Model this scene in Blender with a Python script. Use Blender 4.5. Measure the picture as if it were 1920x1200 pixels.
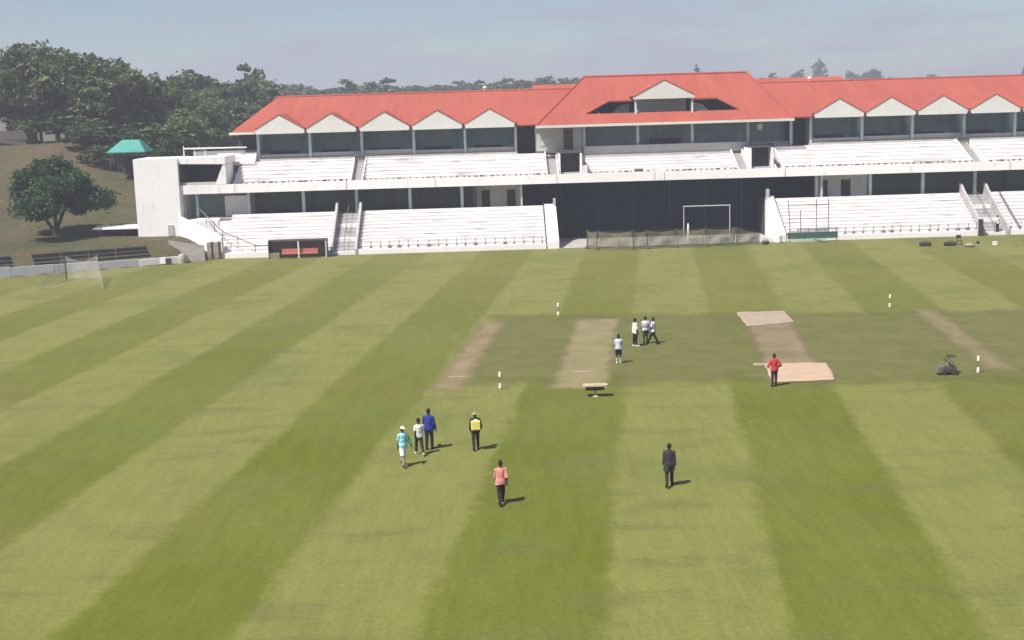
import bpy, bmesh, math, random
import numpy as np
from mathutils import Vector, Matrix, noise

random.seed(7)
for o in list(bpy.data.objects): bpy.data.objects.remove(o)
SC = bpy.context.scene
COL = SC.collection

# ------------------------------------------------------------------ camera
cd = bpy.data.cameras.new('camera'); cam = bpy.data.objects.new('camera', cd); COL.objects.link(cam)
cd.sensor_width = 36.0; cd.lens = 45.59; cd.clip_start = 0.5; cd.clip_end = 6000
CAM_H = 15.127
M3 = Matrix(((0.99948323, 0.03086235, -0.00898875), (-0.01397302, 0.16530144, -0.9861441), (-0.02894888, 0.98576009, 0.16564725)))
cam.matrix_world = Matrix.Translation((0, 0, CAM_H)) @ M3.to_4x4()
SC.camera = cam

# ------------------------------------------------------------------ sky, sun, exposure
SUN_EL = math.radians(57.0)
SUN_TO = Vector((-0.77 * math.cos(SUN_EL), -0.638 * math.cos(SUN_EL), math.sin(SUN_EL))).normalized()   # towards the sun
w = bpy.data.worlds.new('World'); SC.world = w; w.use_nodes = True
nt = w.node_tree; nt.nodes.clear()
out = nt.nodes.new('ShaderNodeOutputWorld'); bg = nt.nodes.new('ShaderNodeBackground')
sky = nt.nodes.new('ShaderNodeTexSky'); sky.sky_type = 'NISHITA'; sky.sun_disc = False
sky.sun_elevation = SUN_EL; sky.sun_rotation = math.atan2(SUN_TO.x, SUN_TO.y)
sky.air_density = 1.0; sky.dust_density = 0.8; sky.ozone_density = 3.0; sky.altitude = 1100
# thin high cloud: a soft noise on the view direction whitens the blue a little
tc = nt.nodes.new('ShaderNodeTexCoord'); mp = nt.nodes.new('ShaderNodeMapping'); mp.inputs['Scale'].default_value = (5.0, 5.0, 26.0)
nz = nt.nodes.new('ShaderNodeTexNoise'); nz.inputs['Scale'].default_value = 1.7; nz.inputs['Detail'].default_value = 5; nz.inputs['Roughness'].default_value = 0.55
rmp = nt.nodes.new('ShaderNodeMapRange'); rmp.inputs['From Min'].default_value = 0.42; rmp.inputs['From Max'].default_value = 0.68
rmp.inputs['To Min'].default_value = 0.15; rmp.inputs['To Max'].default_value = 0.9
mixc = nt.nodes.new('ShaderNodeMixRGB'); mixc.inputs['Color2'].default_value = (4.75, 4.85, 5.95, 1)
nt.links.new(tc.outputs['Generated'], mp.inputs['Vector']); nt.links.new(mp.outputs['Vector'], nz.inputs['Vector'])
nt.links.new(nz.outputs['Fac'], rmp.inputs['Value']); nt.links.new(rmp.outputs['Result'], mixc.inputs['Fac'])
nt.links.new(sky.outputs['Color'], mixc.inputs['Color1']); nt.links.new(mixc.outputs['Color'], bg.inputs['Color'])
bg.inputs['Strength'].default_value = 0.065
nt.links.new(bg.outputs['Background'], out.inputs['Surface'])
sl = bpy.data.lights.new('sun', 'SUN'); so = bpy.data.objects.new('sun', sl); COL.objects.link(so)
sl.energy = 5.0; sl.angle = math.radians(0.53); sl.color = (1.0, 0.955, 0.89)
so.rotation_euler = SUN_TO.to_track_quat('Z', 'Y').to_euler(); so.location = (0, 0, 60)
SC.view_settings.view_transform = 'Standard'; SC.view_settings.look = 'None'
SC.view_settings.gamma = 1.0; SC.view_settings.use_curve_mapping = False
SC.view_settings.exposure = 0.58

# ------------------------------------------------------------------ materials
MATS = {}
def mat(name, col, rough=0.7, var=0.12, scale=1.0, bump=0.0, bscale=None, spec=0.3, stain=None, metal=0.0, stretch=(1, 1, 1)):
    if name in MATS: return MATS[name]
    m = bpy.data.materials.new(name); m.use_nodes = True; n = m.node_tree.nodes; l = m.node_tree.links
    b = n['Principled BSDF']; b.inputs['Roughness'].default_value = rough
    b.inputs['Specular IOR Level'].default_value = spec; b.inputs['Metallic'].default_value = metal
    t = n.new('ShaderNodeTexCoord'); mpp = n.new('ShaderNodeMapping'); mpp.inputs['Scale'].default_value = stretch
    l.new(t.outputs['Object'], mpp.inputs['Vector'])
    z = n.new('ShaderNodeTexNoise'); z.inputs['Scale'].default_value = scale; z.inputs['Detail'].default_value = 5; z.inputs['Roughness'].default_value = 0.6
    l.new(mpp.outputs['Vector'], z.inputs['Vector'])
    r = n.new('ShaderNodeValToRGB'); r.color_ramp.elements[0].position = 0.3; r.color_ramp.elements[1].position = 0.72
    r.color_ramp.elements[0].color = tuple(c * (1 - var) for c in col[:3]) + (1,)
    r.color_ramp.elements[1].color = tuple(min(1, c * (1 + var)) for c in col[:3]) + (1,)
    l.new(z.outputs['Fac'], r.inputs['Fac']); last = r.outputs['Color']
    if stain:
        z2 = n.new('ShaderNodeTexNoise'); z2.inputs['Scale'].default_value = stain[1]; z2.inputs['Detail'].default_value = 6
        mp2 = n.new('ShaderNodeMapping'); mp2.inputs['Scale'].default_value = stain[2]; l.new(t.outputs['Object'], mp2.inputs['Vector']); l.new(mp2.outputs['Vector'], z2.inputs['Vector'])
        rr = n.new('ShaderNodeMapRange'); rr.inputs['From Min'].default_value = stain[3]; rr.inputs['From Max'].default_value = stain[3] + 0.16
        rr.inputs['To Max'].default_value = stain[4]; l.new(z2.outputs['Fac'], rr.inputs['Value'])
        mx = n.new('ShaderNodeMixRGB'); mx.inputs['Color2'].default_value = tuple(stain[0]) + (1,)
        l.new(rr.outputs['Result'], mx.inputs['Fac']); l.new(last, mx.inputs['Color1']); last = mx.outputs['Color']
    l.new(last, b.inputs['Base Color'])
    if bump:
        bp = n.new('ShaderNodeBump'); bp.inputs['Strength'].default_value = bump; bp.inputs['Distance'].default_value = 0.05
        z3 = n.new('ShaderNodeTexNoise'); z3.inputs['Scale'].default_value = bscale or scale * 6; z3.inputs['Detail'].default_value = 4
        l.new(t.outputs['Object'], z3.inputs['Vector']); l.new(z3.outputs['Fac'], bp.inputs['Height']); l.new(bp.outputs['Normal'], b.inputs['Normal'])
    MATS[name] = m; return m

WHITE = mat('white_painted_concrete', (0.755, 0.715, 0.705), 0.75, 0.05, 0.6, 0.15, 8, stain=((0.26, 0.24, 0.225), 1.3, (0.28, 1.2, 2.6), 0.56, 0.7))
WALLW = mat('white_wall_paint', (0.85, 0.81, 0.80), 0.75, 0.04, 0.35, 0.1, 6, stain=((0.5, 0.46, 0.43), 1.4, (1.8, 1.0, 0.35), 0.58, 0.4))
GREYW = mat('grey_wall_paint', (0.42, 0.42, 0.41), 0.8, 0.08, 0.6, 0.1)
GABLE = mat('gable_board_paint', (0.64, 0.625, 0.59), 0.7, 0.05, 0.5, 0.08, stain=((0.36, 0.34, 0.31), 1.2, (1.2, 1, 0.4), 0.6, 0.3))
CONC = mat('grey_concrete', (0.36, 0.345, 0.325), 0.85, 0.15, 0.8, 0.2, 9)
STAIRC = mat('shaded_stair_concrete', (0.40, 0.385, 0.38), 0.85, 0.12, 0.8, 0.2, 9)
DCONC = mat('weathered_shade_concrete', (0.036, 0.032, 0.026), 0.9, 0.3, 0.7, 0.3, 7, stain=((0.075, 0.072, 0.058), 0.8, (0.3, 1, 1), 0.56, 0.6))  # bank concrete, darkened to carry the tree's shade in its colour
TEAL = mat('teal_wall_paint', (0.37, 0.54, 0.60), 0.7, 0.14, 0.5, 0.05)
TEALCOL = mat('pale_teal_column_paint', (0.42, 0.50, 0.51), 0.7, 0.08, 0.8)
GGREEN = mat('dark_green_glazing', (0.04, 0.07, 0.064), 0.25, 0.25, 0.5, spec=0.4)
GTEAL = mat('dark_teal_glazing', (0.26, 0.39, 0.45), 0.3, 0.2, 0.5, spec=0.45)
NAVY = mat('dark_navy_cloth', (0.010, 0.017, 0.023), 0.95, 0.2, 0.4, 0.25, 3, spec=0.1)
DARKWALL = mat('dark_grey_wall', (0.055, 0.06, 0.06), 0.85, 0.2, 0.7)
BROWNDOOR = mat('brown_timber_door', (0.075, 0.06, 0.052), 0.6, 0.2, 2.0)
RED_SEAT = mat('red_bench_paint', (0.45, 0.15, 0.115), 0.5, 0.12, 1.5)
DARKMETAL = mat('dark_brown_metal', (0.05, 0.043, 0.04), 0.55, 0.2, 2.0)
RAILM = mat('grey_rail_paint', (0.16, 0.145, 0.14), 0.5, 0.15, 3.0)
WMETAL = mat('white_metal_paint', (0.78, 0.78, 0.77), 0.45, 0.05, 2.0)
GREYMETAL = mat('pale_grey_metal', (0.45, 0.47, 0.48), 0.45, 0.08, 2.0)
EARTH = None

def roof_mat():
    m = bpy.data.materials.new('red_roof_sheet'); m.use_nodes = True; n = m.node_tree.nodes; l = m.node_tree.links
    b = n['Principled BSDF']; b.inputs['Roughness'].default_value = 0.62; b.inputs['Specular IOR Level'].default_value = 0.25
    t = n.new('ShaderNodeTexCoord')
    z = n.new('ShaderNodeTexNoise'); z.inputs['Scale'].default_value = 0.22; z.inputs['Detail'].default_value = 6; z.inputs['Roughness'].default_value = 0.6
    mp_ = n.new('ShaderNodeMapping'); mp_.inputs['Scale'].default_value = (1.6, 0.5, 0.5); l.new(t.outputs['Object'], mp_.inputs['Vector']); l.new(mp_.outputs['Vector'], z.inputs['Vector'])
    r = n.new('ShaderNodeValToRGB'); r.color_ramp.elements[0].position = 0.3; r.color_ramp.elements[1].position = 0.7
    r.color_ramp.elements[0].color = (0.31, 0.073, 0.05, 1); r.color_ramp.elements[1].color = (0.37, 0.09, 0.062, 1)
    l.new(z.outputs['Fac'], r.inputs['Fac'])
    z2 = n.new('ShaderNodeTexNoise'); z2.inputs['Scale'].default_value = 1.0; z2.inputs['Detail'].default_value = 4
    mp2 = n.new('ShaderNodeMapping'); mp2.inputs['Scale'].default_value = (2.2, 0.12, 0.12); l.new(t.outputs['Object'], mp2.inputs['Vector']); l.new(mp2.outputs['Vector'], z2.inputs['Vector'])
    rr = n.new('ShaderNodeMapRange'); rr.inputs['From Min'].default_value = 0.5; rr.inputs['From Max'].default_value = 0.72; rr.inputs['To Max'].default_value = 0.55
    l.new(z2.outputs['Fac'], rr.inputs['Value'])
    mx = n.new('ShaderNodeMixRGB'); mx.inputs['Color2'].default_value = (0.26, 0.064, 0.042, 1); l.new(rr.outputs['Result'], mx.inputs['Fac']); l.new(r.outputs['Color'], mx.inputs['Color1'])
    l.new(mx.outputs['Color'], b.inputs['Base Color'])
    wv = n.new('ShaderNodeTexWave'); wv.bands_direction = 'X'; wv.inputs['Scale'].default_value = 1.05; l.new(t.outputs['Object'], wv.inputs['Vector'])
    bp = n.new('ShaderNodeBump'); bp.inputs['Strength'].default_value = 0.12; bp.inputs['Distance'].default_value = 0.04
    l.new(wv.outputs['Fac'], bp.inputs['Height']); l.new(bp.outputs['Normal'], b.inputs['Normal'])
    return m
ROOF = roof_mat()

DL = 0.12122; SA = -28.593; SWID = 5.3929
def lawn_mat():
    m = bpy.data.materials.new('striped_lawn'); m.use_nodes = True; n = m.node_tree.nodes; l = m.node_tree.links
    b = n['Principled BSDF']; b.inputs['Roughness'].default_value = 0.9; b.inputs['Specular IOR Level'].default_value = 0.12
    t = n.new('ShaderNodeTexCoord'); sx = n.new('ShaderNodeSeparateXYZ'); l.new(t.outputs['Object'], sx.inputs['Vector'])
    def math_(op, a, bb=None, c=None):
        q = n.new('ShaderNodeMath'); q.operation = op
        for i, v in enumerate((a, bb, c)):
            if v is None: continue
            if isinstance(v, (int, float)): q.inputs[i].default_value = v
            else: l.new(v, q.inputs[i])
        return q.outputs[0]
    def nse(scale, detail=4, rough=0.55, stretch=None):
        z = n.new('ShaderNodeTexNoise'); z.inputs['Scale'].default_value = scale; z.inputs['Detail'].default_value = detail; z.inputs['Roughness'].default_value = rough
        if stretch:
            q = n.new('ShaderNodeMapping'); q.inputs['Scale'].default_value = stretch; q.inputs['Rotation'].default_value = (0, 0, DL); l.new(t.outputs['Object'], q.inputs['Vector']); l.new(q.outputs['Vector'], z.inputs['Vector'])
        else: l.new(t.outputs['Object'], z.inputs['Vector'])
        return z.outputs['Fac']
    def rng(v, a, bb, c=0.0, d=1.0):
        q = n.new('ShaderNodeMapRange'); q.interpolation_type = 'SMOOTHSTEP'
        for k, x in (('From Min', a), ('From Max', bb), ('To Min', c), ('To Max', d)): q.inputs[k].default_value = x
        l.new(v, q.inputs['Value']); return q.outputs['Result']
    def mixc(fac, c1, c2, mode='MIX'):
        q = n.new('ShaderNodeMixRGB'); q.blend_type = mode
        for k, v in (('Fac', fac), ('Color1', c1), ('Color2', c2)):
            if isinstance(v, tuple): q.inputs[k].default_value = v + (1,)
            elif isinstance(v, float): q.inputs[k].default_value = v
            else: l.new(v, q.inputs[k])
        return q.outputs['Color']
    u = math_('SUBTRACT', math_('MULTIPLY', sx.outputs['X'], math.cos(DL)), math_('MULTIPLY', sx.outputs['Y'], math.sin(DL)))
    tt = math_('DIVIDE', math_('SUBTRACT', u, SA), SWID)
    jit = math_('MULTIPLY', math_('SUBTRACT', nse(0.12, 3), 0.5), 0.16)
    s = math_('SINE', math_('MULTIPLY', math_('ADD', tt, jit), math.pi))
    s = math_('ADD', s, math_('MULTIPLY', math_('SUBTRACT', nse(1.3, 4), 0.5), 0.55))
    stripe = rng(s, -0.2, 0.2)
    strength = rng(nse(0.07, 2), 0.35, 0.65, 0.72, 1.0)
    stripe = math_('MULTIPLY', stripe, strength)
    c = mixc(stripe, (0.153, 0.158, 0.041), (0.094, 0.108, 0.010))
    dry = rng(nse(0.055, 5, 0.6), 0.48, 0.68, 0.0, 0.4); c = mixc(dry, c, (0.172, 0.148, 0.055))
    far = rng(sx.outputs['Y'], 52.0, 130.0, 0.0, 0.34); c = mixc(far, c, (0.188, 0.170, 0.066))       # drier turf towards the boundary
    green = rng(nse(0.11, 4, 0.5), 0.5, 0.68, 0.0, 0.4); c = mixc(green, c, (0.086, 0.116, 0.024))
    pt = rng(nse(0.5, 4, 0.55, (0.45, 1.3, 1)), 0.5, 0.7, 0.0, 0.5); c = mixc(pt, c, (0.100, 0.106, 0.034))
    bare = rng(nse(0.9, 5, 0.6), 0.63, 0.76, 0.0, 0.5); c = mixc(bare, c, (0.19, 0.155, 0.075))
    fine = rng(nse(5.5, 6, 0.7), 0.25, 0.75, 0.84, 1.16); f2 = rng(nse(0.6, 5, 0.65, (3.2, 0.5, 1)), 0.3, 0.7, 0.93, 1.07)
    hs = n.new('ShaderNodeHueSaturation'); l.new(c, hs.inputs['Color']); l.new(math_('MULTIPLY', fine, f2), hs.inputs['Value'])
    l.new(hs.outputs['Color'], b.inputs['Base Color'])
    bp = n.new('ShaderNodeBump'); bp.inputs['Strength'].default_value = 0.25; bp.inputs['Distance'].default_value = 0.03
    l.new(nse(14, 4, 0.7), bp.inputs['Height']); l.new(bp.outputs['Normal'], b.inputs['Normal'])
    return m

def fade_mat(name, col, col2, ex, ey, alpha, seed, nscale=0.5, edge=0.35):
    """worn turf: opaque in the middle of a rectangle, ragged transparent edges (object space, metres)"""
    m = bpy.data.materials.new(name); m.use_nodes = True; n = m.node_tree.nodes; l = m.node_tree.links
    b = n['Principled BSDF']; b.inputs['Roughness'].default_value = 0.92; b.inputs['Specular IOR Level'].default_value = 0.1
    t = n.new('ShaderNodeTexCoord'); sx = n.new('ShaderNodeSeparateXYZ'); l.new(t.outputs['Object'], sx.inputs['Vector'])
    def math_(op, a, bb=None):
        q = n.new('ShaderNodeMath'); q.operation = op
        for i, v in enumerate((a, bb)):
            if v is None: continue
            if isinstance(v, (int, float)): q.inputs[i].default_value = v
            else: l.new(v, q.inputs[i])
        return q.outputs[0]
    def nse(s, off, d=5):
        q = n.new('ShaderNodeMapping'); q.inputs['Location'].default_value = (off, off * 1.7, 0); l.new(t.outputs['Object'], q.inputs['Vector'])
        z = n.new('ShaderNodeTexNoise'); z.inputs['Scale'].default_value = s; z.inputs['Detail'].default_value = d; l.new(q.outputs['Vector'], z.inputs['Vector']); return z.outputs['Fac']
    dx = math_('SUBTRACT', ex, math_('ABSOLUTE', sx.outputs['X'])); dy = math_('SUBTRACT', ey, math_('ABSOLUTE', sx.outputs['Y']))
    d = math_('MINIMUM', dx, math_('MULTIPLY', dy, 0.75)); d = math_('ADD', d, math_('MULTIPLY', math_('SUBTRACT', nse(nscale, seed), 0.62), edge * 2.6))
    q = n.new('ShaderNodeMapRange'); q.interpolation_type = 'SMOOTHSTEP'; q.inputs['From Min'].default_value = 0; q.inputs['From Max'].default_value = edge * 2; l.new(d, q.inputs['Value'])
    q2 = n.new('ShaderNodeMapRange'); q2.inputs['From Min'].default_value = 0.3; q2.inputs['From Max'].default_value = 0.6; q2.inputs['To Min'].default_value = 0.7; l.new(nse(0.35, seed + 5), q2.inputs['Value'])
    a = math_('MULTIPLY', math_('MULTIPLY', q.outputs['Result'], alpha), q2.outputs['Result'])
    mx = n.new('ShaderNodeMixRGB'); mx.inputs['Color1'].default_value = col + (1,); mx.inputs['Color2'].default_value = col2 + (1,)
    q3 = n.new('ShaderNodeMapRange'); q3.inputs['From Min'].default_value = 0.35; q3.inputs['From Max'].default_value = 0.65; l.new(nse(0.8, seed + 9), q3.inputs['Value'])
    l.new(q3.outputs['Result'], mx.inputs['Fac']); l.new(mx.outputs['Color'], b.inputs['Base Color'])
    l.new(a, b.inputs['Alpha'])
    return m

def net_mat(name, col, alpha):
    m = bpy.data.materials.new(name); m.use_nodes = True; n = m.node_tree.nodes; l = m.node_tree.links
    b = n['Principled BSDF']; b.inputs['Roughness'].default_value = 0.9; b.inputs['Base Color'].default_value = col + (1,)
    t = n.new('ShaderNodeTexCoord'); z = n.new('ShaderNodeTexNoise'); z.inputs['Scale'].default_value = 1.1; z.inputs['Detail'].default_value = 4; l.new(t.outputs['Object'], z.inputs['Vector'])
    q = n.new('ShaderNodeMapRange'); q.inputs['From Min'].default_value = 0.3; q.inputs['From Max'].default_value = 0.7; q.inputs['To Min'].default_value = alpha * 0.75; q.inputs['To Max'].default_value = min(1, alpha * 1.25)
    l.new(z.outputs['Fac'], q.inputs['Value']); l.new(q.outputs['Result'], b.inputs['Alpha'])
    return m

def leaf_mat(name, c1, c2, trans=0.25):
    m = bpy.data.materials.new(name); m.use_nodes = True; n = m.node_tree.nodes; l = m.node_tree.links; n.clear()
    o = n.new('ShaderNodeOutputMaterial'); g = n.new('ShaderNodeNewGeometry'); oi = n.new('ShaderNodeObjectInfo')
    r = n.new('ShaderNodeValToRGB'); r.color_ramp.elements[0].color = c1 + (1,); r.color_ramp.elements[1].color = c2 + (1,)
    l.new(g.outputs['Random Per Island'], r.inputs['Fac'])
    hs = n.new('ShaderNodeHueSaturation'); mr = n.new('ShaderNodeMapRange'); mr.inputs['To Min'].default_value = 0.72; mr.inputs['To Max'].default_value = 1.25
    l.new(oi.outputs['Random'], mr.inputs['Value']); l.new(mr.outputs['Result'], hs.inputs['Value']); l.new(r.outputs['Color'], hs.inputs['Color'])
    d = n.new('ShaderNodeBsdfDiffuse'); tr = n.new('ShaderNodeBsdfTranslucent'); mx = n.new('ShaderNodeMixShader'); mx.inputs[0].default_value = trans
    l.new(hs.outputs['Color'], d.inputs['Color']); l.new(hs.outputs['Color'], tr.inputs['Color'])
    l.new(d.outputs[0], mx.inputs[1]); l.new(tr.outputs[0], mx.inputs[2]); l.new(mx.outputs[0], o.inputs['Surface'])
    return m
LEAF_N = leaf_mat('near_tree_leaves', (0.026, 0.055, 0.022), (0.085, 0.14, 0.055))
LEAF_A = leaf_mat('olive_leaves', (0.06, 0.088, 0.034), (0.21, 0.245, 0.10))
LEAF_B = leaf_mat('dark_leaves', (0.05, 0.08, 0.03), (0.16, 0.205, 0.07))
LEAF_C = leaf_mat('far_leaves', (0.06, 0.08, 0.04), (0.16, 0.185, 0.085))
BARK = mat('bark', (0.075, 0.06, 0.045), 0.9, 0.3, 3.0, 0.4)
PALEBARK = mat('pale_bark', (0.22, 0.19, 0.155), 0.9, 0.3, 3.0, 0.4)

# ------------------------------------------------------------------ mesh helpers
ORG = {}
def origin_of(p):
    return ORG.get(p.name, Vector((0, 0, 0))) if p else Vector((0, 0, 0))
def empty(name, loc, label=None, cat=None, group=None):
    e = bpy.data.objects.new(name, None); COL.objects.link(e); e.location = loc; e.empty_display_size = 0.3
    ORG[e.name] = Vector(loc); tag(e, label, cat, group); return e
def tag(o, label=None, cat=None, group=None, kind=None):
    if label: o['label'] = label
    if cat: o['category'] = cat
    if group: o['group'] = group
    if kind: o['kind'] = kind
    return o
class MB:
    def __init__(s): s.v = []; s.f = []
    def add(s, vs, fs):
        k = len(s.v); s.v += [tuple(p) for p in vs]; s.f += [tuple(i + k for i in f) for f in fs]; return s
    def box(s, x0, x1, y0, y1, z0, z1):
        return s.add([(x0, y0, z0), (x1, y0, z0), (x1, y1, z0), (x0, y1, z0), (x0, y0, z1), (x1, y0, z1), (x1, y1, z1), (x0, y1, z1)],
                     [(0, 3, 2, 1), (4, 5, 6, 7), (0, 1, 5, 4), (1, 2, 6, 5), (2, 3, 7, 6), (3, 0, 4, 7)])
    def px(s, prof, x0, x1):            # profile (y,z) counter-clockwise seen from -x, extruded along x
        n = len(prof); vs = [(x0, y, z) for y, z in prof] + [(x1, y, z) for y, z in prof]
        return s.add(vs, [tuple(range(n)), tuple(range(2 * n - 1, n - 1, -1))] + [(i, i + n, (i + 1) % n + n, (i + 1) % n) for i in range(n)])
    def py(s, prof, y0, y1):            # profile (x,z) extruded along y
        n = len(prof); vs = [(x, y0, z) for x, z in prof] + [(x, y1, z) for x, z in prof]
        return s.add(vs, [tuple(range(n)), tuple(range(2 * n - 1, n - 1, -1))] + [(i, i + n, (i + 1) % n + n, (i + 1) % n) for i in range(n)])
    def pz(s, prof, z0, z1):
        n = len(prof); vs = [(x, y, z0) for x, y in prof] + [(x, y, z1) for x, y in prof]
        return s.add(vs, [tuple(range(n))[::-1], tuple(range(n, 2 * n))] + [(i, (i + 1) % n, (i + 1) % n + n, i + n) for i in range(n)])
    def tube(s, p0, p1, r0, r1=None, n=8):
        r1 = r0 if r1 is None else r1; p0 = Vector(p0); p1 = Vector(p1); d = (p1 - p0).normalized()
        a = d.orthogonal().normalized(); b = d.cross(a); vs = []
        for p, r in ((p0, r0), (p1, r1)):
            for i in range(n):
                t = 2 * math.pi * i / n; vs.append(p + a * (r * math.cos(t)) + b * (r * math.sin(t)))
        return s.add(vs, [tuple(range(n))[::-1], tuple(range(n, 2 * n))] + [(i, (i + 1) % n, (i + 1) % n + n, i + n) for i in range(n)])
    def path(s, pts, r, n=6):
        for a, b in zip(pts[:-1], pts[1:]): s.tube(a, b, r, r, n)
        return s
    def ell(s, c, rx, ry, rz, nu=12, nv=8):
        vs = []; fs = []
        for j in range(1, nv):
            ph = math.pi * j / nv
            for i in range(nu):
                th = 2 * math.pi * i / nu; vs.append((c[0] + rx * math.sin(ph) * math.cos(th), c[1] + ry * math.sin(ph) * math.sin(th), c[2] + rz * math.cos(ph)))
        vs += [(c[0], c[1], c[2] + rz), (c[0], c[1], c[2] - rz)]; T = len(vs) - 2; Bm = T + 1
        for j in range(nv - 2):
            for i in range(nu):
                a = j * nu + i; b = j * nu + (i + 1) % nu; fs.append((a, a + nu, b + nu, b))
        for i in range(nu):
            fs.append((T, i, (i + 1) % nu)); q = (nv - 2) * nu; fs.append((Bm, q + (i + 1) % nu, q + i))
        return s.add(vs, fs)
    def lathe(s, c, prof, n=14):        # prof: (r, z) from bottom to top
        vs = []; fs = []
        for r, z in prof:
            for i in range(n): vs.append((c[0] + r * math.cos(2 * math.pi * i / n), c[1] + r * math.sin(2 * math.pi * i / n), c[2] + z))
        for j in range(len(prof) - 1):
            for i in range(n): fs.append((j * n + i, j * n + (i + 1) % n, (j + 1) * n + (i + 1) % n, (j + 1) * n + i))
        fs += [tuple(range(n))[::-1], tuple(range((len(prof) - 1) * n, len(prof) * n))]
        return s.add(vs, fs)
    def build(s, name, m, parent=None, smooth=False, bevel=0.0, local=False):
        o_ = Vector((0, 0, 0)) if local else origin_of(parent)
        me = bpy.data.meshes.new(name); me.from_pydata([(x - o_.x, y - o_.y, z - o_.z) for x, y, z in s.v], [], s.f)
        bm = bmesh.new(); bm.from_mesh(me); bmesh.ops.recalc_face_normals(bm, faces=bm.faces)
        if bevel: bmesh.ops.bevel(bm, geom=[e for e in bm.edges], offset=bevel, segments=1, affect='EDGES', profile=0.5)
        bm.to_mesh(me); bm.free()
        me.materials.append(m)
        if smooth: me.polygons.foreach_set('use_smooth', [True] * len(me.polygons))
        ob = bpy.data.objects.new(name, me); COL.objects.link(ob)
        if parent: ob.parent = parent; ORG[ob.name] = o_
        return ob

def interp(x, xs, ys): return float(np.interp(x, xs, ys))
def sstep(a, b, x):
    t = min(1, max(0, (x - a) / (b - a))); return t * t * (3 - 2 * t)

# ------------------------------------------------------------------ ground
WX, WY, NX, NY = -32.4, 130.9, -0.4547, 0.8906         # boundary wall line and its outward normal
def wall_s(x, y): return (x - WX) * NX + (y - WY) * NY
def terrain_h(x, y):
    s = wall_s(x, y)
    hill = interp(x, [-400, -120, -90, -60, -54, -47.6, -38, -25, 0, 60, 200, 500], [10, 11, 11.3, 11.2, 9.9, 8.0, 5.2, 3.0, 2.0, 2.0, 4, 6])
    base = interp(s, [-1, 0.0, 0.8, 5.0, 18, 27, 55, 75, 140, 300, 700], [-0.06, -0.06, 0.5, 1.85, 2.15, 3.7, hill, hill, hill * 0.8, 6, 11])
    wl = 1 - sstep(-34.0, -28.0, x)
    behind = sstep(176, 230, y) * interp(y, [170, 300, 700, 1400], [1.5, 4.5, 10.5, 14])
    inner = behind - 0.06
    z = base * wl + inner * (1 - wl)
    if s > 6 and x < -20: z += 0.35 * noise.noise(Vector((x * 0.09, y * 0.09, 3.1))) * sstep(8, 20, s)
    return z
earth = bpy.data.materials.new('dry_earth_and_grass'); earth.use_nodes = True
_n = earth.node_tree.nodes; _l = earth.node_tree.links; _b = _n['Principled BSDF']; _b.inputs['Roughness'].default_value = 0.95; _b.inputs['Specular IOR Level'].default_value = 0.1
_t = _n.new('ShaderNodeTexCoord')
_z = _n.new('ShaderNodeTexNoise'); _z.inputs['Scale'].default_value = 0.07; _z.inputs['Detail'].default_value = 7; _z.inputs['Roughness'].default_value = 0.62; _l.new(_t.outputs['Object'], _z.inputs['Vector'])
_r = _n.new('ShaderNodeValToRGB'); _e = _r.color_ramp.elements; _e[0].position = 0.32; _e[0].color = (0.055, 0.062, 0.026, 1); _e[1].position = 0.68; _e[1].color = (0.112, 0.078, 0.05, 1)
_q = _e.new(0.5); _q.color = (0.085, 0.074, 0.038, 1); _l.new(_z.outputs['Fac'], _r.inputs['Fac'])
_z2 = _n.new('ShaderNodeTexNoise'); _z2.inputs['Scale'].default_value = 1.8; _z2.inputs['Detail'].default_value = 6; _l.new(_t.outputs['Object'], _z2.inputs['Vector'])
_m2 = _n.new('ShaderNodeMapRange'); _m2.inputs['From Min'].default_value = 0.3; _m2.inputs['From Max'].default_value = 0.7; _m2.inputs['To Min'].default_value = 0.75; _m2.inputs['To Max'].default_value = 1.25; _l.new(_z2.outputs['Fac'], _m2.inputs['Value'])
_h = _n.new('ShaderNodeHueSaturation'); _l.new(_r.outputs['Color'], _h.inputs['Color']); _l.new(_m2.outputs['Result'], _h.inputs['Value']); _l.new(_h.outputs['Color'], _b.inputs['Base Color'])
_bp = _n.new('ShaderNodeBump'); _bp.inputs['Strength'].default_value = 0.5; _bp.inputs['Distance'].default_value = 0.15; _l.new(_z2.outputs['Fac'], _bp.inputs['Height']); _l.new(_bp.outputs['Normal'], _b.inputs['Normal'])

gx = sorted(set(list(np.arange(-1200, -140, 60)) + list(np.arange(-140, -80, 5)) + list(np.arange(-80, -24, 1.0)) + list(np.arange(-24, 120, 8)) + list(np.arange(120, 1260, 60))))
gy = sorted(set(list(np.arange(-160, 90, 25)) + list(np.arange(90, 110, 4)) + list(np.arange(110, 200, 1.2)) + list(np.arange(200, 400, 10)) + list(np.arange(400, 1460, 50))))
vs = [(x, y, terrain_h(x, y)) for y in gy for x in gx]; nx_ = len(gx)
fs = [(j * nx_ + i, j * nx_ + i + 1, (j + 1) * nx_ + i + 1, (j + 1) * nx_ + i) for j in range(len(gy) - 1) for i in range(nx_ - 1)]
g = MB().add(vs, fs).build('terrain', earth, smooth=True); tag(g, 'dry brown grassy bank and ground around the field', kind='structure')

LAWN = lawn_mat()
def wall_pt(d): return (WX - 0.8906 * d, WY - 0.4547 * d)      # along the boundary wall, d metres to the left
lp = [wall_pt(90), wall_pt(0), (-30.6, 132.2), (-28.9, 133.98), (120, 133.98), (120, -150), (-112.5, -150)]
tag(MB().add([(x, y, 0.0) for x, y in lp], [tuple(range(len(lp)))[::-1]]).build('outfield', LAWN), 'mown outfield grass in light and dark stripes', kind='structure')

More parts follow.
